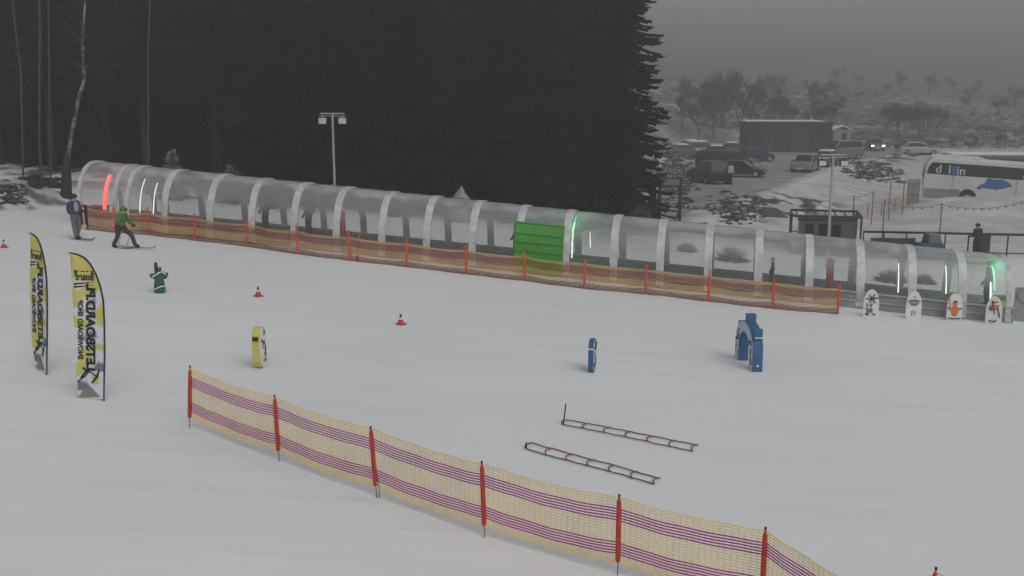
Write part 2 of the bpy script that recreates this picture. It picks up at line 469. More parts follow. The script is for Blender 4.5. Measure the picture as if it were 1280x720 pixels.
for i in range(len(RS)-1):
    a0, b0 = RS[i]+.0, RS[i+1]-.0
    m = MB(); vs = []; K = 4
    for t in range(NT+1):
        an = math.pi*t/NT; y, z = prof(an, .02)
        z = max(z*hs(a0), .5 if t < NT/2 else .3)
        for k in range(K+1):
            s = lerp(a0, b0, k/K); bul = .02*math.sin(math.pi*k/K)
            vs.append((s, y, tz(s)+z+bul))
    fs = [(t*(K+1)+k, t*(K+1)+k+1, (t+1)*(K+1)+k+1, (t+1)*(K+1)+k) for t in range(NT) for k in range(K)]
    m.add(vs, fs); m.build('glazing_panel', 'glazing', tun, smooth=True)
# side skirts (front and back), belt, rails
def longstrip(name, m, y0, y1, z0, z1, sA=0, sB=LEN, n=40):
    mb = MB(); vs = []
    for k in range(n+1):
        s = lerp(sA, sB, k/n); 
        for (y, z) in ((y0, z0), (y1, z0), (y1, z1), (y0, z1)): vs.append((s, y, tz(s)+z))
    fs = [(0, 3, 2, 1), (n*4, n*4+1, n*4+2, n*4+3)]
    for k in range(n):
        for q in range(4): fs.append((k*4+q, k*4+(q+1) % 4, (k+1)*4+(q+1) % 4, (k+1)*4+q))
    mb.add(vs, fs); return mb.build(name, m, tun)
sk = longstrip('side_skirt', 'kick', -.02, .05, -.25, .5); sk2 = longstrip('side_skirt', 'kick', 2.95, 3.02, -.25, .3)
longstrip('handrail', 'galv', -.075, -.025, .5, .56); longstrip('handrail', 'galv', 3.025, 3.075, .3, .36)
longstrip('handrail', 'galv', -.06, -.022, .2, .24)
longstrip('conveyor_deck', 'grey_paint', .75, 2.25, -.2, .22); longstrip('conveyor_belt', 'belt', 1.1, 1.9, .224, .25)
# green door panel
sg0, sg1 = s_of(643), s_of(704)
mb = MB(); vs = []; NG = 8
zs = [.04, .84, .86, 1.2, 1.22, 1.55, 1.57, 1.9, 2.02]
def ywall(z, off=.08):
    lo, hi = 0, math.pi/2
    for _ in range(30):
        m_ = (lo+hi)/2
        if prof(m_, off)[1] < z: lo = m_
        else: hi = m_
    return prof(m_, off)[0]
for j, z in enumerate(zs):
    off = .13 if j not in (2, 4, 6) else .10
    for s in (sg0, sg1): vs.append((s, ywall(z, off), tz(s)+z*hs(s)))
for j, z in enumerate(zs):
    for s in (sg0, sg1): vs.append((s, ywall(z, .07), tz(s)+z*hs(s)))
n_ = len(zs)*2; fs = [(2*j, 2*j+1, 2*j+3, 2*j+2) for j in range(len(zs)-1)]
fs += [(n_+2*j, n_+2*j+2, n_+2*j+3, n_+2*j+1) for j in range(len(zs)-1)]
fs += [(2*j, 2*j+2, n_+2*j+2, n_+2*j) for j in range(len(zs)-1)] + [(2*j+1, n_+2*j+1, n_+2*j+3, 2*j+3) for j in range(len(zs)-1)]
fs += [(0, n_, n_+1, 1), (n_-2, n_-1, 2*n_-1, 2*n_-2)]
mb.add(vs, fs); dr = mb.build('side_door', 'green_door', tun); dr['label'] = 'solid green ribbed door panel'
for z in (.85, 1.21, 1.56, 1.97):
    hb = MB(); hb.tube([(q_, ywall(z, .135), tz(q_)+z*hs(q_)) for q_ in (sg0+.02, sg1-.02)], .018, 5); hb.build('groove_strip', 'green_dark', dr)
# light strips that follow the arch
def led(px, z0, z1, m, r=.022, off=-.1, lab=None, back=False):
    s = s_of(px); pts = []
    for k in range(9):
        z = lerp(z0, z1, k/8); y = ywall(z, off)
        if back: y = 3-y
        pts.append((s, y, tz(s)+z*hs(s)))
    mb = MB(); mb.tube(pts, r, 6); o = mb.build('light_strip', m, tun, smooth=True)
    if lab: o['label'] = lab
led(172, .75, 2.1, 'led_white'); led(189, .75, 2.0, 'led_white')
led(128, .7, 2.1, 'led_red', .09, lab='glowing red light strip')
led(714, .75, 2.15, 'led_white', .022); led(712, 1.2, 2.3, 'led_green', .022, off=-.3, lab='green light strip'); led(724, .8, 1.5, 'led_white', .02, back=True)
led(1124, .75, 1.9, 'led_white'); led(1184, .9, 2.0, 'led_white'); led(1240, .8, 1.55, 'led_white', .03); led(1247, 1.2, 2.1, 'led_green', .026, off=-.35, lab='green light strip')
def glow(px, z, col, e):
    s_ = s_of(px); ld = bpy.data.lights.new('lamp_glow', 'POINT'); ld.energy = e; ld.color = col; ld.shadow_soft_size = .12
    lo_ = bpy.data.objects.new('lamp_glow', ld); COL.objects.link(lo_); lo_.parent = tun; lo_.location = (s_, .75, tz(s_)+z)
glow(714, 1.75, (.1, 1, .35), 14); glow(1249, 1.7, (.1, 1, .4), 16); glow(127, 1.5, (1, .05, .06), 14)
# wooden end box and red padded posts inside
mb = MB(); mb.box((.5, .7, tz(.5)+.35), (.7, .6, .7)).box((.5, .7, tz(.5)+.72), (.8, .7, .05)); mb.build('end_box', 'wood_tan', tun)
for px, b in ((417, 0), (1040, 0)):
    s = s_of(px)
    mb = MB(); mb.lathe([(.12, .25), (.13, .3), (.13, 1.45), (.1, 1.5)], 12, None, (s, .9, tz(s))); mb.build('padded_post', 'red_sleeve' if px > 600 else 'orange_post', tun, smooth=True)
# hinge boxes / brackets
for i in range(3, len(RS)-1):
    s = RS[i]; mb = MB(); mb.box((s, -.07, tz(s)+.42), (.22, .06, .25)); mb.build('bracket', 'galv', tun)

# ------------------------------------------------------------------ nets
def net(name, fence, A, B, ht, z0, rows, cell, cw, colf, parent, sag=.05, thick=.004, wob=.03, seed=0, slump=0):
    """A, B: base points (world) ; net hangs between"""
    A = Vector(A); B = Vector(B); L = (B-A).length; n = max(8, int(L/.16)); d = (B-A); dxy = Vector((d.x, d.y, 0)).normalized(); nr = Vector((-dxy.y, dxy.x, 0))
    mb = MB()
    def P(t, v):                          # v 0 bottom .. 1 top
        p = A.lerp(B, t); 
        zz = z0+ht*v - sag*4*t*(1-t) + .005*math.sin(t*19+seed+v*3)
        off = wob*math.sin(math.pi*t)*math.sin(t*5+seed+v*1.5)
        return p+nr*off+Vector((0, 0, zz))
    for r in range(rows+1):
        v = r/rows; m = colf(v); w = thick*(1.3 if r in (0, rows) else 1)*(1.25 if m in ('net_dark', 'net_purple') else .82 if m == 'net_yellow' else 1)
        pts = [P(k/n, v) for k in range(n+1)]
        mb.tube(pts, w, 4, m, cap=False, flat=.5)
    nc = max(2, int(L/cw))
    for c in range(1, nc):
        t = c/nc
        pts = [P(t, k/6) for k in range(7)]
        mb.tube(pts, thick*.42, 3, colf(.5), cap=False)
    return mb.build(name, colf(.5), parent)
def band(v):
    return 'net_purple' if (.12 < v < .34 or .62 < v < .86) else 'net_yellow'
def band_far(v):
    if v > .93: return 'net_tan'
    if v > .60: return 'net_brown'
    if v > .26: return 'net_tan'
    return 'net_dark'
# foreground fence
f1 = thing('safety_net_fence', 'yellow and purple net fence on red sleeved poles across the foreground snow', 'net fence', gp(237, 535))
f1b = gp(237, 535)
def inv(p): return Vector(p)-f1b
def fence_post(par, base, o0, top=1.2, sleeve=(.2, 1.16), r=.038, rods=1, lean=(0, 0), sm='red_sleeve'):
    b = Vector(base)-o0; t = b+Vector((lean[0], lean[1], top))
    mb = MB(); mb.tube([b.lerp(t, -.1), t], .009, 8)
    if rods > 1: mb.tube([b+Vector((.05, -.02, -.1)), b+Vector((.03, -.01, .4))], .009, 8)
    p = mb.build('post', 'steel', par)
    mb = MB(); q0, q1 = b.lerp(t, sleeve[0]/top), b.lerp(t, sleeve[1]/top)
    mb.tube([q0, q0.lerp(q1, .03), q0.lerp(q1, .5), q0.lerp(q1, .93), q1], [r*.7, r, r*1.05, r*.9, r*.35], 8, None, flat=1)
    mb.build('sleeve', sm, p, smooth=True)
    mb = MB(); mb.tube([t-Vector((0, 0, .03)), t+Vector((0, 0, .01))], .016, 8); mb.build('cap', 'black', p)
posts = [(237, 535, .08, 0), (349, 577, -.03, 0), (471, 622, -.07, 0), (606, 672, -.04, 0), (772, 719, 0, 0)]
PP = [gp(a, b) for a, b, _, _ in posts]
def by_top(px, py, h):
    d = ray(px, py); t = 3
    while t < 60:
        p = Vector((0, 0, CAMZ))+d*t
        if p.z <= terrain(p.x, p.y)+h: break
        t += .02
    return Vector((p.x, p.y, terrain(p.x, p.y)))
PP.append(by_top(957, 660, 1.2)); leans = [p[2] for p in posts]+[0]
PP.append(by_top(1112, 752, 1.2)); leans.append(.03)
for i, p in enumerate(PP): fence_post(f1, p, f1b, rods=2 if i in (2,) else 1, lean=(leans[i], 0))
for i in range(len(PP)-1):
    n_ = net('net', None, inv(PP[i])+Vector((leans[i]*.6, 0, 0)), inv(PP[i+1])+Vector((leans[i+1]*.6, 0, 0)), .96, .2, 23, 0, .085, band, f1, sag=.05, thick=.0098, wob=.015, seed=i*2.3)
f2o = by_top(1166, 710, 1.2)
f2 = thing('safety_net_fence', 'short end of yellow net on a dark red pole in the bottom right corner', 'net fence', f2o)
Q2 = by_top(1330, 790, 1.2)
fence_post(f2, f2o, f2o, lean=(.04, 0)); fence_post(f2, Q2, f2o)
net('net', None, Vector((.02, 0, 0)), Q2-f2o, .96, .2, 23, 0, .085, band, f2, thick=.008, seed=4)
# fence beside tunnel
fp = [(106, 287), (144, 291), (187, 294), (244, 301), (309, 308.5), (373, 318), (438, 326), (508, 334), (583, 343), (656, 351), (730, 361), (807, 368), (885, 377), (966, 386), (1047, 393)]
o3 = gp(106, 287)
f3 = thing('safety_net_fence', 'long brown and tan net fence on orange poles along the foot of the tunnel', 'net fence', o3)
FQ = [gp(a, b) for a, b in fp]; random.seed(3)
for i, q in enumerate(FQ):
    ln = (random.uniform(-.05, .05), 0)
    fence_post(f3, q, o3, top=1.14, sleeve=(.02, 1.1), r=.042, lean=ln, sm='orange_post')
    if i in (6,): fence_post(f3, q+Vector((.25, .1, 0)), o3, top=1.0, sleeve=(.02, .98), r=.045, lean=(.08, 0), sm='orange_post')
for i in range(len(FQ)-1):
    net('net', None, FQ[i]-o3, FQ[i+1]-o3, .86, .03, 19, 0, .16, band_far, f3, sag=.06, thick=.016, seed=i*1.7, wob=.08)

# ------------------------------------------------------------------ feather flags
def feather_flag(base, rz, label, lean=0):
    t = thing('feather_flag', label, 'flag', base, rz, 'printed feather flags on the snow at the left')
    S = 62.7
    def c(x, y): return ((x-129)/S, (500-y)/S)
    right = [c(*p) for p in ((129, 497), (129.6, 440), (129, 400), (127.5, 372), (124, 355), (119, 341), (112, 328), (105, 320.5), (97, 317), (87, 316))]
    left = [c(*p) for p in ((93, 506), (97.5, 490), (97, 465), (95.5, 435), (94, 405), (92.5, 375), (91, 352), (89.5, 337), (88.2, 325), (87, 316.5))]
    # resample pairs
    NV = 26; NU = 8; vs = []
    def samp(pts, u):
        f = u*(len(pts)-1); i = min(int(f), len(pts)-2); a = pts[i]; b = pts[i+1]; k = f-i
        return (lerp(a[0], b[0], k), lerp(a[1], b[1], k))
    def surf(u, v):
        a = samp(right, v); b = samp(left, v); x = lerp(a[0], b[0], u); z = lerp(a[1], b[1], u)
        y = .05*math.sin(u*3.1+v*4)*u + .09*u*u*max(0, 1-v*4) 
        return (x, y, z)
    for side in (-.003, .003):
        for j in range(NV+1):
            for i in range(NU+1):
                p = surf(i/NU, j/NV); vs.append((p[0], p[1]+side, p[2]))
    n1 = (NV+1)*(NU+1); fs = []
    for j in range(NV):
        for i in range(NU):
            a = j*(NU+1)+i; fs.append((a, a+1, a+NU+2, a+NU+1)); fs.append((n1+a, n1+a+NU+1, n1+a+NU+2, n1+a+1))
    mb = MB(); mb.add(vs, fs); mb.build('banner', 'flag_print', t, smooth=True)
    mb = MB(); pts = [(0.012, 0, -.35), (0.012, 0, .03)]+[(x+.012, 0, z) for x, z in right[1:]]
    pts[-1] = (pts[-1][0]-.02, 0, pts[-1][2]+.01)
    mb.tube(pts, [.014, .014]+[.018]*(len(pts)-3)+[.012], 8); mb.build('pole', 'flag_black', t, smooth=True)
    mb = MB(); mb.lathe([(.03, -.1), (.03, .02), (.02, .08)], 10, None, (.012, 0, 0)); mb.build('ground_spike', 'steel', t)
    # mirrored print, reading upward: text x axis -> +z, text y axis -> -x mirrored
    def TM(cx, cz, sx=1, yoff=-.03):
        # columns: text x -> (0,0,1), text y -> (+1,0,0) would read mirrored from the front
        m = Matrix(((0, 1, 0, cx), (0, 0, -1, yoff), (1*sx, 0, 0, cz), (0, 0, 0, 1)))
        return m
    def wrap(o):
        for v in o.data.vertices:
            x, z = v.co.x, v.co.z; u = .5
            for _ in range(5):
                lo, hi = 0.0, 1.0
                for _k in range(14):
                    m_ = (lo+hi)/2
                    if surf(u, m_)[2] < z: lo = m_
                    else: hi = m_
                vv = (lo+hi)/2; a = samp(right, vv)[0]; b = samp(left, vv)[0]
                u = min(1, max(0, (x-a)/(b-a))) if abs(b-a) > .01 else .5
            v.co.y = surf(u, vv)[1]-.012 + (v.co.y+.03)*.1
    def fit(o, cx, cz, wid, ln):
        xs = [v.co.x for v in o.data.vertices]; zs = [v.co.z for v in o.data.vertices]
        mx, Mx, mz, Mz = min(xs), max(xs), min(zs), max(zs)
        for v in o.data.vertices:
            v.co.x = cx+((v.co.x-mx)/(Mx-mx)-.5)*wid; v.co.z = cz+((v.co.z-mz)/(Mz-mz)-.5)*ln
    for txt, sz, cx, cz, bo, sx in (('LETSBOARD.PL', .235, -.25, 1.48, .012, (.185, 1.76)), ('SNOWBOARD SHOP', .125, -.435, 1.43, .005, (.1, 1.2))):
        o = text_mesh('lettering', txt, sz, 'flag_black', t, TM(cx, cz), .002, bo); fit(o, cx, cz, *sx); wrap(o)
    lg = text_mesh('logo', 'Board', .17, 'flag_black', t, Matrix(((-1, 0, 0, -.34), (0, 0, -1, -.03), (0, 1.25, 0, 2.5), (0, 0, 0, 1))), .002, .006); fit(lg, -.36, 2.5, .33, .16); wrap(lg)
    mb = MB()
    for k in range(2):
        mb.prism([(-.56, 2.36-k*.06), (-.18, 2.40-k*.06), (-.56, 2.32-k*.06)], -.033, -.031)
    mb.prism([(-.54, 2.46), (-.52, 2.62), (-.56, 2.62)], -.033, -.031)
    for k in range(4): mb.box((-.5+k*.09, -.032, 2.6), (.06, .004, .02))
    o = mb.build('logo', 'flag_black', t); wrap(o)
    # snowboarder mark
    mb = MB()
    mb.tube([(-.5, -.03, .36), (-.36, -.03, .48), (-.24, -.03, .66)], .018, 4)
    mb.tube([(-.44, -.03, .44), (-.34, -.03, .58), (-.40, -.03, .66)], .03, 4)
    mb.tube([(-.24, -.03, .34), (-.13, -.03, .48), (-.08, -.03, .64)], [.02, .036, .02], 4)
    mb.tube([(-.34, -.03, .58), (-.24, -.03, .56), (-.15, -.03, .5)], .018, 4); mb.blob((-.31, -.03, .62), (.04, .004, .04), None, 8, 0)
    o = mb.build('emblem', 'flag_black', t); wrap(o)
    mb = MB(); mb.prism([(-.5, .02), (-.36, .3), (-.05, .08), (-.25, .045)], -.033, -.031)
    o = mb.build('print_patch', 'grey_paint', t); wrap(o)
    return t
fl1 = feather_flag(gp(129, 501), R(2), 'wider yellow and white feather flag with black rim, nearer of the two, turned face on')
fl2 = feather_flag(gp(58, 468), R(-36), 'narrow looking yellow and white feather flag turned edge on, farther left of the two')

for f_, k_, z_ in ((fl1, .08, R(2)), (fl2, .09, R(-36))): f_.rotation_euler = (Matrix.Rotation(k_, 3, 'Y') @ Matrix.Rotation(z_, 3, 'Z')).to_euler()
# ------------------------------------------------------------------ cones
def cone(base, label, s=1):
    t = thing('traffic_cone', label, 'traffic cone', base, random.uniform(0, 1), 'small red training cones'); s *= .76
    mb = MB(); mb.box((0, 0, .015), (.34*s, .34*s, .03)); bevel(mb.build('foot', 'cone_red', t), .01)
    mb = MB(); mb.lathe([(.13*s, .03), (.075*s, .2*s)], 14, 'cone_red'); mb.lathe([(.075*s, .2*s), (.05*s, .27*s)], 14, 'white'); mb.lathe([(.05*s, .27*s), (.028*s, .4*s)], 14, 'black')
    mb.build('cone_body', None, t, smooth=True); return t
cone(gp(5, 309.5), 'small red cone at the left edge of the slope, left of the feather flags', .95)
cone(gp(323, 370.5), 'small red cone between the green figure and the yellow disc')
cone(gp(501, 405.5), 'small red cone alone in the middle of the open snow', 1.0)

# ------------------------------------------------------------------ foam obstacles
def squig(mb, x0, x1, z0, z1, y, n, m, r=.02, seed=0):
    rnd = random.Random(seed)
    for k in range(n):
        p = Vector((rnd.uniform(x0, x1), y, rnd.uniform(z0, z1)))
        q = p+Vector((rnd.uniform(-.1, .1), 0, rnd.uniform(-.14, .14)))
        c_ = (p+q)/2+Vector((rnd.uniform(-.05, .05), 0, rnd.uniform(-.05, .05)))
        mb.tube([p, c_, q], [r*.5, r, r*.4], 4, m)
def slab_disc(name, label, base, rz, w, h, th, me_, group=None, sd=1):
    t = thing(name, label, 'foam obstacle', base, rz, group)
    pts = []
    for k in range(28):
        a = 2*math.pi*k/28; c_, s_ = math.cos(a), math.sin(a)
        pts.append((w/2*math.copysign(abs(c_)**(.75 if sd == 3 else .5), c_), h/2+h/2*math.copysign(abs(s_)**(.85 if sd == 3 else .6), s_)))
    pts = [(x, max(z, .0)) for x, z in pts]
    mb = MB(); mb.prism(pts, -th/2, th/2); bevel(mb.build('foam_body', me_, t, smooth=True), .015)
    inner = [(x*.93, h/2+(z-h/2)*.95) for x, z in pts]
    mb = MB(); mb.prism(inner, -th/2-.012, -th/2-.001); mb.build('printed_face', 'white_board' if me_ == 'foam_yellow' else 'foam_light', t)
    mb = MB(); squig(mb, -w*.33, w*.33, h*.15, h*.85, -th/2-.016, 14, None, .022, sd); mb.build('drawing', 'print_black', t)
    return t
d1 = slab_disc('foam_disc', 'yellow edged oval foam disc with a drawing on its white face', gp(325, 459), R(87), .5, .95, .19, 'foam_yellow', sd=3)
mb = MB(); mb.box((-.252, 0, .72), (.03, .13, .09)); mb.build('tag_patch', 'black', d1)
d2 = slab_disc('foam_slab', 'blue foam slab standing edge on in the middle of the snow', gp(740, 464), R(77), .5, .82, .13, 'foam_blue', sd=5)
mb = MB(); mb.box((-.255, 0, .62), (.02, .125, .03)); mb.build('tag_patch', 'white', d2)
# blue arch
ga, gb = gp(944, 463), gp(927, 449)
arc = thing('foam_arch', 'blue foam arch with two legs standing on the snow', 'foam arch', (ga+gb)/2, math.atan2(gb.y-ga.y, gb.x-ga.x))
sp_ = (gb-ga).length
outer = []; innerp = []
ho = 1.18; wo = sp_/2+.17; wi = sp_/2-.15
for k in range(15):
    a = math.pi*k/14; outer.append((-wo*math.cos(a), .5+(ho-.5)*math.sin(a)**.9)); innerp.append((-wi*math.cos(a), .45+(.95-.5)*math.sin(a)))
poly_o = [(-wo, 0)]+outer+[(wo, 0)]; poly_i = [(-wi, 0)]+innerp+[(wi, 0)]
n_ = len(poly_o); vs = []; th = .26
for y in (-th/2, th/2):
    vs += [(x, y, z) for x, z in poly_o]+[(x, y, z) for x, z in poly_i]
fs = []
for i in range(n_-1):
    fs += [(i, i+1, n_+i+1, n_+i), (2*n_+i, 3*n_+i, 3*n_+i+1, 2*n_+i+1), (i, 2*n_+i, 2*n_+i+1, i+1), (n_+i, n_+i+1, 3*n_+i+1, 3*n_+i)]
fs += [(0, n_, 3*n_, 2*n_), (n_-1, 3*n_-1, 4*n_-1, 2*n_-1)]
mb = MB(); mb.add(vs, fs); mb.build('foam_body', 'foam_blue', arc, smooth=True)
mb = MB()
vs = [(x*.985, th/2+.003, z*.99) for x, z in poly_o]+[(x*1.03, th/2+.003, z*1.01) for x, z in poly_i]
mb.add(vs, [(i, n_+i, n_+i+1, i+1) for i in range(n_-1)])
vs = [(x*.985, th/2+.012, z*.99) for x, z in poly_o]+[(x*1.03, th/2+.012, z*1.01) for x, z in poly_i]
mb.add(vs, [(i, n_+i, n_+i+1, i+1) for i in range(n_-1)])
mb.build('printed_face', 'foam_light', arc)
mb = MB(); squig(mb, -wo*.95, -wi*1.05, .1, .8, th/2+.016, 9, None, .02, 2); squig(mb, wi*1.05, wo*.95, .1, .9, th/2+.016, 11, None, .02, 8); mb.build('drawing', 'print_black', arc)
for c_, d_ in (((-.05, 0, ho+.09), (.2, .24, .24)), ((-wo+.12, 0, .98), (.17, .24, .26)), ((wo-.12, 0, .96), (.14, .2, .2))): mb = MB(); mb.box(c_, d_); bevel(mb.build('crest', 'foam_blue', arc), .02)
mb = MB(); mb.box((-wo-.004, 0, .9), (.012, .2, .03)).box((-wo-.004, 0, .16), (.012, .05, .05)); mb.build('tag_patch', 'white', arc)
# green foam figure
g = thing('foam_figure', 'green upright foam figure with stub arms and white stripes', 'foam figure', gp(200, 366), R(10))
mb = MB(); mb.lathe([(.2, 0), (.235, .04), (.225, .2), (.19, .38), (.2, .5), (.17, .6), (.1, .66)], 16, None, (0, 0, 0), 1, .75); mb.build('body', 'foam_green', g, smooth=True)
mb = MB(); mb.tube([(-.12, 0, .5), (-.3, -.02, .53), (-.36, -.03, .56)], [.1, .075, .04], 8); mb.build('arm', 'foam_green', g, smooth=True)
mb = MB(); mb.tube([(.12, 0, .5), (.28, -.02, .5), (.35, -.03, .6)], [.1, .08, .05], 8); mb.build('arm', 'foam_green', g, smooth=True)
mb = MB(); mb.tube([(-.04, 0, .58), (-.09, 0, .75), (-.1, 0, .92)], [.1, .085, .06], 8); mb.tube([(.06, 0, .6), (.07, 0, .78)], [.06, .035], 8); mb.tube([(.13, -.02, .62), (.25, -.03, .6)], [.05, .03], 6); mb.build('head', 'foam_dark', g, smooth=True)
mb = MB()
mb.tube([(.235*math.sin(a)*1.0, -.19*math.cos(a), .16+.06*math.sin(a*1.4+.6)) for a in [-1.5+.25*k for k in range(13)]], .018, 5)
mb.tube([(-.25, -.09, .5), (-.1, -.15, .56), (.02, -.16, .62), (.14, -.14, .66), (.28, -.1, .57)], .022, 5)
mb.build('stripe', 'white', g)

g.scale = (.72, .85, 1)
# ------------------------------------------------------------------ training ladders
def ladder(c00, c01, c10, c11, rungs, label, sd, sm='strap'):
    a0, a1, b0, b1 = (gp(*c) for c in (c00, c01, c10, c11))   # a: far side, b: near side
    o = thing('agility_ladder', label, 'agility ladder', a0, 0, 'agility ladders lying on the snow')
    rnd = random.Random(sd)
    for p, q in ((a0, a1), (b0, b1)):
        pts = []
        for k in range(25):
            r_ = p.lerp(q, k/24); r_ = Vector((r_.x, r_.y+rnd.uniform(-.02, .02), 0)); r_.z = terrain(r_.x, r_.y)+.03; pts.append(r_-a0)
        mb = MB(); mb.tube(pts, .012, 5); mb.build('side_strap', 'strap', o)
    for k in range(rungs+1):
        t = k/rungs; p = a0.lerp(a1, t); q = b0.lerp(b1, t)
        d = (a1-a0).normalized(); pts = []
        for j in range(7):
            r_ = p.lerp(q, j/6)-d*.07*math.sin(math.pi*j/6); r_.z = terrain(r_.x, r_.y)+.045; pts.append(r_-a0)
        mb = MB(); mb.tube(pts, .013, 5); mb.build('rung', 'strap' if k in (0,) else 'rung', o)
    return o
ladder((711, 527), (872, 558), (703, 532), (866, 566), 6, 'agility ladder with an upright stick at its left end', 1)
ladder((666, 556), (825, 600), (657, 563), (818, 607), 6, 'agility ladder nearer the net fence, with frayed left end', 2)
st = gp(704, 531)
mb = MB(); mb.tube([(0, 0, -.05), (.05, 0, .45)], .014, 6); o = mb.build('marker_stick', 'strap', None, loc=st); tag(o, 'thin dark stick leaning upright at the left end of the farther ladder', 'stick')
st = gp(658, 561); mb = MB(); mb.tube([(0, 0, 0), (.0, 0, .13)], .012, 6); o = mb.build('marker_peg', 'strap', None, loc=st); tag(o, 'short dark peg at the left end of the nearer ladder', 'peg')

# ------------------------------------------------------------------ board shaped signs
def board_sign(px, py, kind, label):
    b = gp(px, py); t = thing('board_sign', label, 'cut-out board', b, ang+R(random.uniform(-6, 6)), 'white cut-out boards in front of the tunnel')
    w, h = .50, .98
    pts = [(-w*.46, 0), (-w*.5, .08), (-w*.5, .55), (-w*.42, .76), (-w*.25, .92), (0, h), (w*.25, .92), (w*.42, .76), (w*.5, .55), (w*.5, .08), (w*.46, 0)][::-1]
    mb = MB(); mb.prism(pts, -.03, .03); mb.build('panel', 'white_board', t)
    y = -.04
    if kind == 0:
        mb = MB()
        for a in range(6): mb.tube([(0.02, y, .66), (.02+.2*math.cos(a*1.0+.2), y, .66+.17*math.sin(a*1.0+.2))], [.03, .022], 4)
        squig(mb, -.15, .0, .35, .55, y, 5, None, .025, 4); mb.build('drawing', 'print_black', t)
        mb = MB(); mb.box((-.05, y, .25), (.2, .008, .14)); mb.build('drawing', 'print_green', t)
        mb = MB(); mb.box((-.12, y, .12), (.12, .008, .07)).box((.1, y, .12), (.1, .008, .06)); mb.build('drawing', 'print_blue', t)
    elif kind == 1:
        mb = MB(); mb.blob((0, y, .58), (.15, .006, .11), None, 12, 0); mb.build('drawing', 'boulder', t)
        mb = MB(); mb.tube([(-.2, y, .6), (-.12, y, .66), (.12, y, .66), (.2, y, .6)], .02, 4).tube([(-.14, y, .56), (0, y, .48), (.14, y, .56)], .014, 4).tube([(-.05, y, .3), (-.05, y, .14)], .014, 4).tube([(.05, y, .3), (.05, y, .14)], .014, 4).tube([(-.02, y, .8), (.03, y, .76)], .02, 4)
        mb.build('drawing', 'print_black', t)
    elif kind == 2:
        mb = MB(); mb.blob((0, y, .36), (.13, .006, .2), None, 12, 0); mb.blob((0, y, .6), (.08, .006, .08), None, 10, 0); mb.tube([(-.18, y, .42), (.18, y, .42)], .03, 4).tube([(-.15, y, .45), (-.18, y, .78)], .02, 4); mb.build('drawing', 'print_orange', t)
        mb = MB(); mb.tube([(-.2, y-.008, .1), (0, y-.008, .08), (.2, y-.008, .1)], .022, 4).tube([(-.06, y-.008, .68), (.06, y-.008, .68)], .03, 4).tube([(-.22, y, .44), (-.15, y, .44)], .03, 4).tube([(.22, y, .44), (.15, y, .44)], .03, 4); mb.build('drawing', 'print_black', t)
    else:
        mb = MB()
        for a, b_ in (((-.1, .75), (.1, .8)), ((-.15, .62), (.14, .66)), ((-.14, .5), (.12, .56)), ((-.05, .72), (.02, .36)), ((.1, .6), (.15, .36))): mb.tube([(a[0], y, a[1]), (b_[0], y, b_[1])], [.035, .022], 4)
        mb.build('drawing', 'print_red', t)
        mb = MB(); mb.tube([(-.15, y-.01, .14), (0, y-.01, .1), (.1, y-.01, .16)], .025, 4).tube([(-.08, y-.01, .82), (-.02, y-.01, .74)], .03, 4).tube([(.16, y, .42), (.17, y, .26)], .025, 4).tube([(-.18, y-.01, .56), (-.06, y-.01, .56)], .02, 4); mb.build('drawing', 'print_black', t)
    mb = MB(); mb.tube([(0, .05, .6), (0, .35, 0)], .02, 4); mb.build('prop', 'wood', t)
board_sign(1088, 397, 0, 'white cut-out board with a black palm-like drawing, beside the fence end')
board_sign(1141, 399, 1, 'white cut-out board with a grey face drawing')
board_sign(1192, 401, 2, 'white cut-out board with an orange figure drawing')
board_sign(1241, 405.5, 3, 'white cut-out board with a dark red drawing near the tunnel end')

# ------------------------------------------------------------------ people
SKEL = ['pelvis', 'spine', 'chest', 'neck', 'head', 'shL', 'elL', 'wrL', 'shR', 'elR', 'wrR', 'hipL', 'knL', 'anL', 'toL', 'hipR', 'knR', 'anR', 'toR']
BONES = [('pelvis', 'spine'), ('spine', 'chest'), ('chest', 'neck'), ('neck', 'head'), ('chest', 'shL'), ('shL', 'elL'), ('elL', 'wrL'), ('chest', 'shR'), ('shR', 'elR'), ('elR', 'wrR'),
         ('pelvis', 'hipL'), ('hipL', 'knL'), ('knL', 'anL'), ('anL', 'toL'), ('pelvis', 'hipR'), ('hipR', 'knR'), ('knR', 'anR'), ('anR', 'toR')]
BASE = dict(pelvis=(0, 0, .95), spine=(0, 0, 1.12), chest=(0, 0, 1.34), neck=(0, 0, 1.5), head=(0, -.02, 1.62),
            shL=(.19, 0, 1.42), elL=(.26, .02, 1.14), wrL=(.25, -.12, .9), shR=(-.19, 0, 1.42), elR=(-.26, .02, 1.14), wrR=(-.25, -.12, .9),
            hipL=(.1, 0, .9), knL=(.11, -.02, .5), anL=(.11, .03, .1), toL=(.12, -.15, .05), hipR=(-.1, 0, .9), knR=(-.11, -.02, .5), anR=(-.11, .03, .1), toR=(-.12, -.15, .05))
RAD = dict(pelvis=.155, spine=.15, chest=.165, neck=.06, head=.085, shL=.085, elL=.06, wrL=.042, shR=.085, elR=.06, wrR=.042, hipL=.11, knL=.08, anL=.07, toL=.055, hipR=.11, knR=.08, anR=.07, toR=.055)
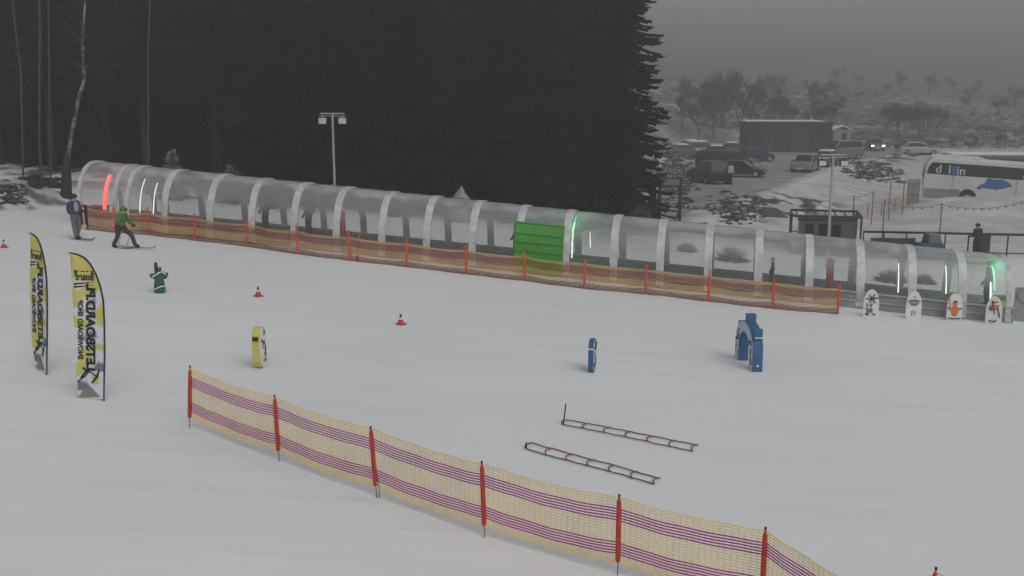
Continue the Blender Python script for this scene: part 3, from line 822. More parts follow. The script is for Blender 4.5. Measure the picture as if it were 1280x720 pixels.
def person(loc, rz, label, top, bottom, helmet='black', pose={}, scale=1.0, skis=None, pack=None, panel=None, poles=False, group=None):
    t = thing('person', label, 'person', loc, rz, group)
    J = dict(BASE); J.update(pose)
    me = bpy.data.meshes.new('body'); me.from_pydata([J[k] for k in SKEL], [(SKEL.index(a), SKEL.index(b)) for a, b in BONES], [])
    o = bpy.data.objects.new('body', me); COL.objects.link(o)
    sk_ = o.modifiers.new('skin', 'SKIN'); sk_.use_smooth_shade = True
    for i, k in enumerate(SKEL):
        r = RAD[k]*(1.12 if k not in ('neck', 'head') else 1); me.skin_vertices[0].data[i].radius = (r, r*(.75 if k in ('pelvis', 'spine', 'chest') else 1))
    me.skin_vertices[0].data[0].use_root = True
    sb = o.modifiers.new('sub', 'SUBSURF'); sb.levels = 2; sb.render_levels = 2
    dg = bpy.context.evaluated_depsgraph_get(); dg.update()
    m2 = bpy.data.meshes.new_from_object(o.evaluated_get(dg)); bpy.data.objects.remove(o)
    # materials per nearest bone
    slots = [top, bottom, 'black', 'skin']; m2.materials.clear()
    for s_ in slots: m2.materials.append(M[s_])
    def bm_of(a, b):
        if b in ('knL', 'anL', 'knR', 'anR', 'hipL', 'hipR'): return 1
        if b in ('toL', 'toR'): return 2
        if b == 'head': return 3
        return 0
    segs = [(Vector(J[a]), Vector(J[b]), bm_of(a, b)) for a, b in BONES]
    for p in m2.polygons:
        c_ = p.center; best = 9; mi = 0
        for a, b, k in segs:
            ab = b-a; tt = max(0, min(1, (c_-a).dot(ab)/ab.length_squared)); d_ = (c_-(a+ab*tt)).length
            if d_ < best: best = d_; mi = k
        if mi == 0 and c_.z < J['pelvis'][2]-.07 and abs(c_.x) < .2 and (c_-Vector(J['pelvis'])).length < .3: mi = 1
        p.material_index = mi; p.use_smooth = True
    bo = bpy.data.objects.new('body', m2); COL.objects.link(bo); bo.parent = t
    hd = Vector(J['head']); 
    mb = MB(); mb.blob((hd.x, hd.y-.01, hd.z-.01), (.078, .095, .11), None, 14, 0)
    mb.tube([(hd.x, hd.y-.1, hd.z+.015), (hd.x, hd.y-.122, hd.z-.025)], [.01, .016], 6)
    for sx in (-.03, .03): mb.blob((hd.x+sx, hd.y-.098, hd.z+.02), .012, 'black', 6, 0)
    mb.tube([(hd.x-.025, hd.y-.098, hd.z-.06), (hd.x+.025, hd.y-.098, hd.z-.06)], .006, 5, 'cone_red')
    for sx in (-1, 1): mb.blob((hd.x+sx*.08, hd.y, hd.z), (.012, .02, .03), None, 6, 0)
    mb.build('head', 'skin', t, smooth=True)
    mb = MB(); mb.blob((hd.x, hd.y+.012, hd.z+.045), (.118, .13, .1), None, 14, .02); mb.build('helmet', helmet, t, smooth=True)
    mb = MB(); mb.tube([(hd.x-.09, hd.y-.05, hd.z+.04), (hd.x-.04, hd.y-.108, hd.z+.035), (hd.x+.04, hd.y-.108, hd.z+.035), (hd.x+.09, hd.y-.05, hd.z+.04)], .03, 6); mb.build('goggles', 'car_glass', t, smooth=True)
    for s_ in ('L', 'R'):
        w_ = Vector(J['wr'+s_]); e_ = Vector(J['el'+s_]); d_ = (w_-e_).normalized(); mb = MB()
        sd_ = d_.cross(Vector((1, 0, .2))).normalized(); c_ = w_+d_*.05
        mb.tube([w_-d_*.02, c_, c_+d_*.05], [.035, .045, .035], 8)
        for q, ln in ((-.03, .05), (-.01, .065), (.01, .06), (.03, .045)):
            p_ = c_+d_*.04+sd_*q; mb.tube([p_, p_+d_*ln*.6, p_+d_*ln*.8+Vector((0, -.03, 0))], [.012, .011, .009], 5)
        mb.tube([c_-sd_*.035, c_-sd_*.065+d_*.04], [.014, .01], 5)
        mb.build('glove', 'black', t, smooth=True)
    if skis:
        for s_ in ('L', 'R'):
            a = Vector(J['to'+s_]); an = Vector(J['an'+s_]); x = (a.x+an.x)/2; y = (a.y+an.y)/2; zb = min(an.z-.1, a.z-.05)
            dr_ = Vector((a.x-an.x, a.y-an.y, 0)).normalized(); L_ = .78
            pts = [Vector((x, y, zb+.018))-dr_*L_, Vector((x, y, zb+.012)), Vector((x, y, zb+.018))+dr_*L_*.85, Vector((x, y, zb+.1))+dr_*L_]
            mb = MB(); mb.tube(pts, [.012]*4, 4, None, flat=4); mb.build('ski', skis, t)
    if poles:
        for s_ in ('L', 'R'):
            w_ = Vector(J['wr'+s_]); mb = MB(); mb.tube([w_+Vector((0, -.03, .06)), w_+Vector((0, .3, -w_.z+.04))], .009, 5); mb.build('ski_pole', 'steel', t)
    if pack:
        c_ = Vector(J['chest']); mb = MB(); mb.blob((c_.x, c_.y+.2, c_.z-.13), (.17, .12, .27), None, 12, .05); mb.build('backpack', pack, t, smooth=True)
    if panel:
        c_ = Vector(J['chest']); mb = MB(); mb.blob((c_.x, c_.y-.03, c_.z-.1), (.15, .14, .24), None, 12, .03); mb.build('jacket_panel', panel, t, smooth=True)
    t.scale = (scale,)*3
    return t
mk('trouser_grey', (.13, .135, .15), .8); mk('trouser_brown', (.055, .04, .035), .8); mk('jacket_green', (.05, .17, .05), .7); mk('jacket_dark', (.02, .021, .024), .8)
mk('jacket_blue', (.03, .06, .13), .7); mk('jacket_pale', (.33, .34, .38), .7); mk('jacket_white', (.45, .45, .45), .7)
person(gp(96, 299), R(70), 'person in blue and pale jacket with a black backpack at the left tunnel entrance', 'jacket_blue', 'trouser_grey', 'black', dict(knL=(.1, -.08, .5), anL=(.1, .08, .1), toL=(.1, -.1, .05), anR=(-.1, -.08, .1), toR=(-.1, -.26, .05), wrL=(.2, -.3, 1.05), wrR=(-.2, -.28, 1.05)), .98, 'steel', 'jacket_dark', 'jacket_pale')
person(gp(154, 310), R(75), 'skier in a green jacket and brown trousers gliding beside the tunnel fence', 'jacket_green', 'trouser_brown', 'print_green',
       dict(pelvis=(0, .1, .82), spine=(0, .04, .98), chest=(0, -.05, 1.18), neck=(0, -.1, 1.32), head=(0, -.14, 1.43), shL=(.19, -.05, 1.25), shR=(-.19, -.05, 1.25), elL=(.28, -.06, 1.0), elR=(-.28, -.06, 1.0), wrL=(.27, -.27, .88), wrR=(-.27, -.27, .88),
            hipL=(.11, .08, .78), hipR=(-.11, .08, .78), knL=(.15, -.3, .48), anL=(.16, -.42, .1), toL=(.16, -.6, .05), knR=(-.14, .1, .45), anR=(-.15, .32, .1), toR=(-.15, .14, .05)), .98, 'black', None, None, True)
# riders on the conveyor
def on_belt(px, dy, rz, *a, **k):
    s = s_of(px); p = P0+dv*s+nv*(1.5+dy); return person((p.x, p.y, tz0+tz(s)+.25), rz, *a, **k)
gr_ = 'riders standing on the conveyor inside the tunnel'
up = dict(knL=(.11, -.05, .5), knR=(-.11, -.05, .5))
on_belt(311, 0, ang+R(-90), 'rider in dark clothes standing in the tunnel, leftmost inside the clear panels', 'jacket_dark', 'trouser_brown', 'black', up, 1.0, 'black', group=gr_)
on_belt(367, 0, ang+R(-90), 'rider in dark brown clothes standing in the tunnel, behind the fourth pole', 'trouser_brown', 'jacket_dark', 'black', up, 1.0, 'black', 'jacket_dark', group=gr_)
on_belt(636, -.1, ang+R(-90), 'slim dark rider in the tunnel just left of the green door', 'jacket_dark', 'jacket_dark', 'black', up, .95, 'black', group=gr_)
on_belt(885, 0, ang+R(-90), 'small dark rider half hidden by a tunnel rib, right of the green door', 'jacket_dark', 'jacket_dark', 'black', up, .85, 'black', group=gr_)
on_belt(967, -.3, ang+R(-90), 'rider with a round dark helmet in the tunnel left of the red post', 'jacket_dark', 'jacket_dark', 'black', up, .6, 'black', group=gr_)
on_belt(1246, -.2, ang+R(-90), 'rider in dark clothes under the green light at the right tunnel end', 'jacket_dark', 'jacket_dark', 'black', up, .95, 'black', group=gr_)
pr = at(1228, 50.5); person(pr, R(200), 'person in a black jacket standing at the metal railing behind the tunnel', 'jacket_dark', 'jacket_dark', 'black', dict(wrL=(.2, -.28, 1.05), wrR=(-.2, -.28, 1.05)), .98)
person(at(913, 82), R(30), 'person in a pale jacket standing beside the maroon parked car', 'jacket_white', 'jacket_dark', 'black', {}, 1.0)

# ------------------------------------------------------------------ lamp posts
def lamp(base, h, label):
    t = thing('lamp_post', label, 'lamp post', base, 0, 'floodlight posts behind the tunnel')
    mb = MB(); mb.tube([(0, 0, -.2), (0, 0, h)], [.07, .05], 10); mb.build('pole', 'galv', t, smooth=True)
    mb = MB(); mb.box((0, 0, h), (1.15, .06, .06)).box((0, 0, h-.12), (1.3, .04, .03)); mb.build('crossbar', 'galv', t)
    for x in (-.48, .48):
        mb = MB(); mb.box((x, -.03, h-.36), (.36, .16, .28), None, Matrix.Rotation(R(-12), 3, 'X')).box((x, .02, h-.17), (.05, .04, .2)); l_ = mb.build('floodlight', 'galv' if base[0] < 0 else 'dark_metal', t)
        mb = MB(); mb.box((x, -.125, h-.372), (.30, .02, .21), None, Matrix.Rotation(R(-12), 3, 'X')); mb.build('lens', 'lamp_face', l_)
b = at(418, 50); lamp(b, 8-.0166*50 - b.z, 'pale steel lamp post with two floodlights in front of the dark forest')
b = at(1040, 45); lamp(b, 8-.0572*45 - b.z+.05, 'steel lamp post with two dark floodlights beside the metal framed cabin')

# ------------------------------------------------------------------ trees
def spruce_mesh(seed, H=24, R0=3.1, z0=.5, dense=1.0, frost=False, step=.42):
    rnd = random.Random(seed); fol = MB(); z = z0
    while z < H*.985:
        f = (z-z0)/(H-z0); L0 = R0*(1-f)**.8*rnd.uniform(.8, 1.12)+.12
        nb = max(5, int((9+6*(1-f))*dense)); a0 = rnd.uniform(0, 6.28)
        for k in range(nb):
            a = a0+2*math.pi*k/nb+rnd.uniform(-.22, .22); L = L0*rnd.uniform(.68, 1.14)
            zz = z+rnd.uniform(-.18, .18); dx, dy = math.cos(a), math.sin(a); px_, py_ = -dy, dx
            n = max(3, int(L/.5)); prev = None; droop = rnd.uniform(.26, .5)+.22*(1-f)
            pts = []
            for j in range(n+1):
                t = j/n; r = L*t; pts.append((dx*r, dy*r, zz-droop*L*t**1.3+.24*L*t*t*t))
            for j in range(n):
                p, q = pts[j], pts[j+1]; t = (j+.5)/n; w = (.16+.5*(1-t))*min(1, L*.5)*rnd.uniform(.7, 1.3)
                hang = .32+.2*rnd.random()
                # side sprays hanging down slightly, each a few pointed twigs
                for sgn in (-1, 1):
                    for q_ in range(3):
                        f0 = (q_+rnd.random()*.6)/3; f1 = min(1, f0+.34); w2 = w*rnd.uniform(.7, 1.25); fw = rnd.uniform(.15, .5)
                        s0 = (lerp(p[0], q[0], f0), lerp(p[1], q[1], f0), lerp(p[2], q[2], f0)); s1 = (lerp(p[0], q[0], f1), lerp(p[1], q[1], f1), lerp(p[2], q[2], f1))
                        tip = (s1[0]+px_*w2*sgn+dx*fw*w2, s1[1]+py_*w2*sgn+dy*fw*w2, s1[2]-hang*w2*rnd.uniform(.6, 1.6))
                        m1_ = (s1[0]+px_*w2*.5*sgn+dx*.05, s1[1]+py_*w2*.5*sgn+dy*.05, s1[2]-hang*w2*.35)
                        m0_ = (s0[0]+px_*w2*.55*sgn, s0[1]+py_*w2*.55*sgn, s0[2]-hang*w2*.7)
                        fol.add([s0, s1, m1_, tip, m0_], [(0, 1, 2, 3, 4)])
                # hanging twig curtain
                hh = rnd.uniform(.14, .42)*(1-.4*t)
                fol.add([p, q, (lerp(p[0], q[0], .85), lerp(p[1], q[1], .85), q[2]-hh), (lerp(p[0], q[0], .1), lerp(p[1], q[1], .1), p[2]-hh*.8)], [(0, 1, 2, 3)])
            p = pts[-1]; fol.add([(p[0]+px_*.07, p[1]+py_*.07, p[2]), (p[0]-px_*.07, p[1]-py_*.07, p[2]), (p[0]+dx*.25, p[1]+dy*.25, p[2]+.02)], [(0, 1, 2)])
        z += step*rnd.uniform(.8, 1.2)*(1 if f < .8 else .7)
    return fol
def make_tree(name, fol, H, rt, label, cat, mf='needles', mt='bark', group=None, dead=None):
    t = thing(name, label, cat, (0, 0, 0), 0, group)
    mb = MB(); mb.tube([(0, 0, -.4), (.05, 0, H*.3), (-.04, .03, H*.6), (0, 0, H*.97)], [rt*1.2, rt*.85, rt*.5, .03], 9)
    if dead:
        rnd = random.Random(dead)
        for k in range(26):
            z = rnd.uniform(1.5, 9); a = rnd.uniform(0, 6.28); l_ = rnd.uniform(.5, 1.4); mb.tube([(0, 0, z), (math.cos(a)*l_, math.sin(a)*l_, z-.1*l_)], [.02, .006], 3)
    mb.build('trunk', mt, t, smooth=True)
    fol.build('crown', mf, t)
    return t
FG = 'spruces of the dark forest edge'
protos = [make_tree('spruce_tree', spruce_mesh(1, 25, 3.3, .6, 1.35, step=.3), 25, .24, 'tall dark spruce of the forest', 'tree', group=FG),
          make_tree('spruce_tree', spruce_mesh(2, 23, 3.0, .9), 23, .22, 'tall dark spruce of the forest', 'tree', group=FG),
          make_tree('spruce_tree', spruce_mesh(3, 26, 2.7, 5.5), 26, .2, 'tall dark spruce of the forest', 'tree', group=FG, dead=5),
          make_tree('spruce_tree', spruce_mesh(4, 24, 3.4, .3, 1.25), 24, .24, 'tall dark spruce of the forest', 'tree', group=FG)]
spots = []
rnd = random.Random(21)
# edge tree first
spots.append((5.45, 56.5, 0, 'spruce at the right edge of the dark forest, its boughs against the fog'))
def addrow(y0, xs, xe, st, kinds, lab):
    x = xs
    while x > xe:
        spots.append((x+rnd.uniform(-.5, .5), y0+rnd.uniform(-1, 1)+.12*max(0, -x-5), rnd.choice(kinds), lab)); x -= st*rnd.uniform(.85, 1.15)
addrow(55, 1.6, -16, 3.5, (0, 1, 3), 'dark spruce standing in the front row of the forest behind the tunnel')
addrow(57, -17, -36, 3.2, (2, 2, 1), 'dark spruce of the forest front above the left end of the tunnel')
addrow(60, 2.0, -38, 3.4, (0, 3, 1), 'dark spruce deeper in the forest, behind the front row')
addrow(65, 2.5, -42, 3.4, (3, 0), 'dark spruce deeper in the forest, behind the front row')
addrow(71, 3, -48, 3.4, (3, 0), 'dark spruce deeper in the forest, behind the front row')
addrow(78, 4, -52, 3.6, (3,), 'dark spruce deeper in the forest, behind the front row')
used = set()
for x, y, k, lab in spots:
    loc = (x, y, terrain(x, y)-.1); s = rnd.uniform(.92, 1.1); rz = rnd.uniform(0, 6.28)
    if k not in used: used.add(k); o = protos[k]; o.location = loc; o.rotation_euler = (0, 0, rz); o.scale = (s,)*3; o['label'] = lab
    else: dup(protos[k], None, loc, rz, lab, s)
# young frosted firs
yf = make_tree('young_fir', spruce_mesh(9, 2.6, .95, .15, .8, step=.2), 2.6, .04, 'small frosted fir behind the left end of the tunnel, at the forest edge', 'tree', 'needles_frost', group='small frosted firs at the forest edge')
b = at(216, 53); yf.location = b
for px, dd, s, lab in ((278, 53, .6, 'short frosted fir behind the tunnel, leftmost of the clump of three'), (288, 53.5, .75, 'middle frosted fir of the clump of three behind the tunnel'), (299, 53, .65, 'short frosted fir behind the tunnel, rightmost of the clump of three')): dup(yf, None, at(px, dd), dd, lab, s)
# bare trees
def bare_mesh(seed, H=9, spread=.6, depth=5, r0=.16):
    rnd = random.Random(seed); mb = MB()
    def br(p, d, L, r, k):
        q = p+d*L; mid = p.lerp(q, .5)+Vector((rnd.uniform(-1, 1), rnd.uniform(-1, 1), 0))*L*.06
        mb.tube([p, mid, q], [r, r*.85, r*.68], 5 if r > .04 else 3, cap=False)
        if k == 0: return
        n = 3 if k > 1 else 4
        for i in range(n):
            a = rnd.uniform(0, 6.28); s = spread*rnd.uniform(.6, 1.3)
            nd = (d+Vector((math.cos(a)*s, math.sin(a)*s, rnd.uniform(-.1, .25)))).normalized()
            br(p.lerp(q, rnd.uniform(.5, 1)), nd, L*rnd.uniform(.65, .9), max(.02, r*.62), k-1)
    br(Vector((0, 0, -.2)), Vector((rnd.uniform(-.08, .08), 0, 1)).normalized(), H*.26, r0*.6, depth)
    return mb
BG = 'bare trees on the foggy hillside'
bp_ = []
for i, (H_, sp2) in enumerate(((11, .55), (9, .75), (13, .4))):
    t = thing('bare_tree', 'bare tree', 'tree', group=BG); bare_mesh(30+i, H_, sp2, 6, .2).build('crown', 'twig', t)
    bp_.append(t)
rnd = random.Random(5)
bl = []
named = [(872, 150, 1.1, 0, 'tall thin bare tree rising behind the parked cars, left of the dark building'), (890, 160, 1.0, 2, 'bare tree in the fog above the snowy parked cars'), (925, 170, .9, 0, 'thin bare tree behind the left corner of the dark building'),
         (962, 165, 1.0, 2, 'dark bare tree standing behind the middle of the flat building'), (985, 175, 1.0, 1, 'bushy bare tree over the roof of the flat building'), (1018, 170, 1.1, 1, 'dark bushy bare tree behind the right end of the flat building'), (1036, 178, 1.0, 1, 'bare tree just right of the flat building, beyond the pale truck'),
         (1120, 160, 1.1, 1, 'wide dark bare tree above the car with headlights, left of its neighbour'), (1145, 158, 1.2, 1, 'largest wide bare tree above the white parked car'), (1165, 166, 1.0, 1, 'wide bare tree behind and right of the red parked car'),
         (1215, 140, .5, 1, 'small bare bush-like tree above the coach roof'), (1245, 142, .5, 1, 'small round bare tree at the right above the coach'), (850, 158, .9, 0, 'bare tree close to the forest edge in the fog')]
used = set()
for px, dd, s, k, lab in named: bl.append((px, dd, s*.72, k, lab))
for i in range(34):
    bl.append((rnd.uniform(835, 1285), rnd.uniform(180, 330), rnd.uniform(.4, .75), rnd.choice((0, 1, 1, 2)), 'faint bare tree far up the foggy hillside'))
for cx_, cd_, n_t, sx_, sd_, lab_ in ((1140, 165, 12, 26, 12, 'bare tree in the dark thicket above the red and white cars'), (985, 185, 14, 40, 15, 'bare tree in the dark thicket over the flat building'), (880, 165, 8, 22, 12, 'slim bare tree in the foggy group left of the flat building')):
    for i in range(n_t): bl.append((rnd.gauss(cx_, sx_), cd_+abs(rnd.gauss(0, sd_)), rnd.uniform(.45, .75)*(1.3 if cx_ == 880 else 1), 2 if cx_ == 880 else rnd.choice((0, 1, 1)), lab_))
for px, dd, s, k, lab in bl:
    b = at(px, dd); b.z -= .2
    if k not in used: used.add(k); o = bp_[k]; o.location = b; o.scale = (s,)*3; o['label'] = lab
    else: dup(bp_[k], None, b, rnd.uniform(0, 6), lab, s)
# low scrub on the hillside as stuff
mb = MB(); rnd = random.Random(8)
for i in range(1500):
    px = rnd.uniform(830, 1300); dd = 140*(2.6**rnd.random())
    if dd < 150 and px < 1050: continue
    b = at(px, dd); h_ = rnd.uniform(.3, 1.1)
    if N(b.x*.05, b.y*.03, 5) < -.12: continue
    for k in range(9):
        a = rnd.uniform(0, 6.28); r_ = h_*rnd.uniform(.3, 1); mb.tube([b+Vector((math.cos(a)*.2, math.sin(a)*.2, -.1)), b+Vector((math.cos(a)*r_, math.sin(a)*r_, h_*rnd.uniform(.5, 1)))], [.03, .012], 3, cap=False)
o = mb.build('hillside_scrub', 'twig'); tag(o, 'low dark scrub poking through the snow of the foggy hillside', 'scrub', kind='stuff')
# birch with dark foot at left and pale thin trunks
def birch_mat():
    m, nt, b = newmat('birch'); n = nt.nodes; l = nt.links
    tc = n.new('ShaderNodeTexCoord'); mp = n.new('ShaderNodeMapping'); mp.inputs['Scale'].default_value = (1, 1, 3.5); l.new(tc.outputs['Object'], mp.inputs[0])
    nz = n.new('ShaderNodeTexNoise'); nz.inputs['Scale'].default_value = 1.6; nz.inputs['Detail'].default_value = 5; l.new(mp.outputs[0], nz.inputs['Vector'])
    cr = n.new('ShaderNodeValToRGB'); cr.color_ramp.elements[0].position = .47; cr.color_ramp.elements[0].color = (.03, .03, .028, 1); cr.color_ramp.elements[1].position = .6; cr.color_ramp.elements[1].color = (.2, .2, .19, 1)
    l.new(nz.outputs['Fac'], cr.inputs[0]); l.new(cr.outputs[0], b.inputs['Base Color']); b.inputs['Roughness'].default_value = .85; M['birch'] = m
birch_mat(); mk('bark_pale', (.05, .049, .047), .9, 0, .4, 4)
bb = gp(82, 248); DB = (CAMZ-bb.z)/(ST+(248-360)/F*CT)
t = thing('birch_tree', 'crooked pale birch with a thick dark foot beside the tunnel entrance', 'tree', bb)
def rel(px, py): return pd(px, py, DB)-bb
mb = MB(); mb.tube([rel(83, 252), rel(83, 238), rel(83, 215), rel(84, 196)], [.3, .26, .22, .16], 10, 'bark')
mb.tube([rel(84, 197), rel(87, 182), rel(93, 150), rel(100, 116), rel(106, 98), rel(104, 82), rel(103, 52), rel(105, 25), rel(108, -30)], [.12, .1, .09, .085, .08, .08, .07, .06, .04], 8, 'birch')
mb.build('trunk', 'birch', t, smooth=True)
mb = MB(); rnd = random.Random(3)
for k in range(26):
    y = rnd.uniform(-40, 110); x = 104+rnd.uniform(-3, 3); p = rel(x, y); a = rnd.uniform(0, 6.28); L_ = rnd.uniform(.5, 1.6)
    mb.tube([p, p+Vector((math.cos(a)*L_*.6, math.sin(a)*L_*.6, L_*.7)), p+Vector((math.cos(a)*L_, math.sin(a)*L_, L_*.6))], [.02, .012, .006], 3)
mb.build('crown', 'twig', t)
def thin_trunk(pts, r, label, D=53.5):
    base = at(pts[0][0], D); q = thing('thin_tree', label, 'tree', base, 0, 'pale thin trunks in front of the forest')
    m_ = MB(); P_ = [Vector((0, 0, -.3))]+[pd(x, y, D)-base for x, y in pts[1:]]
    m_.tube(P_, [r]*(len(P_)-1)+[r*.5], 7); m_.build('trunk', 'bark_pale', q, smooth=True)
    m_ = MB(); rn = random.Random(pts[0][0])
    for k in range(14):
        p = P_[1].lerp(P_[-1], rn.random()); a = rn.uniform(0, 6.28); m_.tube([p, p+Vector((math.cos(a)*.7, math.sin(a)*.7, rn.uniform(.1, .6)))], [.015, .005], 3)
    m_.build('crown', 'twig', q)
thin_trunk([(50, 228), (49, 160), (50, 40), (49, -30)], .06, 'thin straight pale trunk left of the crooked birch, nearest to it')
thin_trunk([(62, 226), (62, 130), (61, 60), (60, -30)], .045, 'faint thin trunk just left of the crooked birch')
thin_trunk([(28, 230), (26, 90), (18, 25), (14, -30)], .05, 'leaning thin trunk near the left edge of the forest')
thin_trunk([(184, 240), (185, 60), (187, 10), (188, -30)], .05, 'pale thin trunk high in the forest above the second tunnel bay')
thin_trunk([(500, 270), (493, 205), (490, 160), (488, 60)], .04, 'dark thin sapling at the forest front right of the left lamp post')

# ------------------------------------------------------------------ rocks, heaps, mound things
def heap(name, label, cat, cpts, m, kind=None, snow=None):
    mb = MB(); c0 = cpts[0][0]
    for i, (c, r) in enumerate(cpts):
        q = Vector(c)-Vector(c0); mb.blob(q, (r*random.uniform(.6, 2.2), r*random.uniform(.5, 1.6), r*random.uniform(.3, .8)), m, 8, .6, i*1.3)
    o = mb.build(name, m, None, smooth=False, loc=c0); tag(o, label, cat, kind=kind); return o
random.seed(12)
mb = None
def scatter(px0, px1, py0, py1, n, r0, r1):
    out = []
    for i in range(n):
        px_ = min(px1, max(px0, random.gauss((px0+px1)/2, (px1-px0)*.24))); py_ = min(py1, max(py0, random.gauss((py0+py1)/2+(px_-(px0+px1)/2)*.12, (py1-py0)*.22))); p = gp(px_, py_)
        out.append((p, random.uniform(r0, r1)))
    return out
heap('earth_heap', 'dark brown clods of earth showing through the snow bank beside the road', 'earth heap', scatter(882, 955, 240, 280, 260, .04, .2), 'earth', 'stuff')
heap('earth_heap', 'patch of dark rubble on the snowy embankment below the car with headlights', 'earth heap', scatter(1055, 1125, 202, 228, 230, .06, .26), 'earth', 'stuff')
heap('rubble', 'heaps of snowy rubble and dark rocks between the forest edge and the parked cars', 'rubble', scatter(800, 872, 180, 262, 330, .08, .45), 'rock', 'stuff')
heap('mound_rubble', 'dark clods lying on the snow mound at the left edge', 'clods', scatter(-5, 34, 226, 256, 40, .08, .22), 'rock', 'stuff')
o = heap('brush_pile', 'dark brush and branch pile at the forest edge left of the birch', 'brush pile', scatter(30, 70, 222, 235, 60, .08, .35), 'bark', 'stuff')
mb = MB(); b = gp(0, 254); pts = [gp(-6, 256), gp(8, 254), gp(20, 251.5), gp(31, 250.5)]
mb.tube([p-pts[0]+Vector((0, 0, .04)) for p in pts], .05, 6); o = mb.build('hose', 'black', None, loc=pts[0]); tag(o, 'dark hose lying across the snow at the left edge', 'hose')
b = at(576, 52)
mb = MB(); mb.blob((0, 0, .8), (.8, .7, 1.0), None, 14, .14, 3); mb.v = [(x*(1.25-.55*max(0, z)), y, z) for x, y, z in mb.v]
bz = 8-.0917*52; o = mb.build('boulder', 'boulder', None, smooth=True, loc=b+Vector((0, 0, max(0, bz-b.z-1.85)))); tag(o, 'pale pointed boulder behind the tunnel at the forest edge', 'boulder')
b = at(794, 55); mb = MB(); mb.blob((0, 0, .5), (.95, .6, .85), None, 14, .08, 5); o = mb.build('tarp_covered_heap', 'wood_dark', None, smooth=True, loc=b); tag(o, 'dark covered heap behind the tunnel left of the sign frame', 'covered heap')
for px_, D_, r_, lab_ in ((918, 45, .95, 'dark round bush seen through the tunnel right of the green door'), (861, 47, .6, 'small dark bush seen through the tunnel, left of the larger round one'), (1122, 42, .8, 'dark pointed bush behind the tunnel between the first two white boards'), (1165, 42, .6, 'dark bush behind the tunnel between the middle white boards'), (705, 49, .6, 'low dark bush behind the tunnel near the green door')):
    b_ = at(px_, D_); mb = MB(); rn = random.Random(int(px_))
    for k in range(420):
        a = rn.uniform(0, 6.28); e_ = rn.uniform(0, 1.5); q = Vector((math.cos(a)*math.cos(e_)*r_, math.sin(a)*math.cos(e_)*r_, math.sin(e_)*r_*.75))*rn.uniform(.55, 1.0)
        mb.tube([q*.5, q], [.02, .008], 3, cap=False)
    o = mb.build('bush', 'twig', None, loc=b_+Vector((0, 0, -.03))); tag(o, lab_, 'bush', 'low dark bushes behind the tunnel')
# ------------------------------------------------------------------ sign frame
DS = 56; b = at(838, DS)
t = thing('sign_frame', 'dark wooden frame with two posts and a blue grey sign board beside the road', 'sign', b, R(2))
pw = DS/F
for x in (-13*pw, 13*pw):
    mb = MB(); mb.box((x, 0, 1.15), (.16, .16, 2.9)); mb.build('post', 'wood_dark', t)
    mb = MB(); mb.tube([(x, -.05, .8), (x-.45, -.25, .0)], .045, 5); mb.build('brace', 'wood_dark', t)
mb = MB(); mb.box((0, -.1, 2.33), (26*pw, .07, .5)); bo = mb.build('sign_board', 'wood_dark', t)
mb = MB(); mb.box((0, -.14, 2.35), (22*pw, .02, .34)); mb.build('sign_face', 'sign_blue', bo)
mb = MB(); mb.box((-.95, 0, 1.45), (.35, .2, 1.0)); mb.build('side_panel', 'black', t)
# ------------------------------------------------------------------ building
b = at(984, 130); 
t = thing('flat_roofed_building', 'long dark flat roofed building with a snowy roof edge behind the parked cars', 'building', b, R(-4))
wdt = 10.6
mb = MB(); mb.box((0, 3, 1.7), (wdt, 6, 3.9)); mb.build('wall', 'wall_dark', t)
mb = MB(); mb.box((0, 3, 3.74), (wdt+.4, 6.4, .18)); rf = mb.build('roof', 'wood_dark', t)
mb = MB(); mb.box((-.6, 3, 3.88), (wdt-.8, 6.2, .1)); mb.build('roof_snow', 'snow_cap', rf)
mb = MB(); mb.tube([(2.8, 1, 3.8), (2.8, 1, 4.6)], .1, 6); mb.build('chimney', 'galv', rf)
for x, w_, hh in ((1.3, 2.2, 2.6), (-2.4, 1.0, 2.1)):
    mb = MB(); mb.box((x, -.03, hh/2+.1), (w_, .08, hh)); d_ = mb.build('door', 'wood', t)
    mb = MB(); mb.box((x-w_*.35, -.09, 1.1), (.08, .05, .2)); mb.build('handle', 'galv', d_)
for x in (-4, 4): mb = MB(); mb.box((x, -.03, 2.2), (1.1, .06, .8)); mb.build('window', 'car_glass', t)
b = at(1046, 150); t = thing('shed', 'small pale shed with a snowy roof right of the flat building', 'shed', b, R(5))
mb = MB(); mb.box((0, 0, 1), (2.4, 2, 2.4)); mb.build('wall', 'wall_pale', t); mb = MB(); mb.prism([(-1.5, 2.1), (0, 2.7), (1.5, 2.1), (1.5, 2.2), (0, 2.85), (-1.5, 2.2)], -1.2, 1.2); mb.build('roof', 'snow_cap', t)
mb = MB(); mb.box((.3, -1.02, .9), (.7, .05, 1.6)); mb.build('door', 'wood_dark', t)

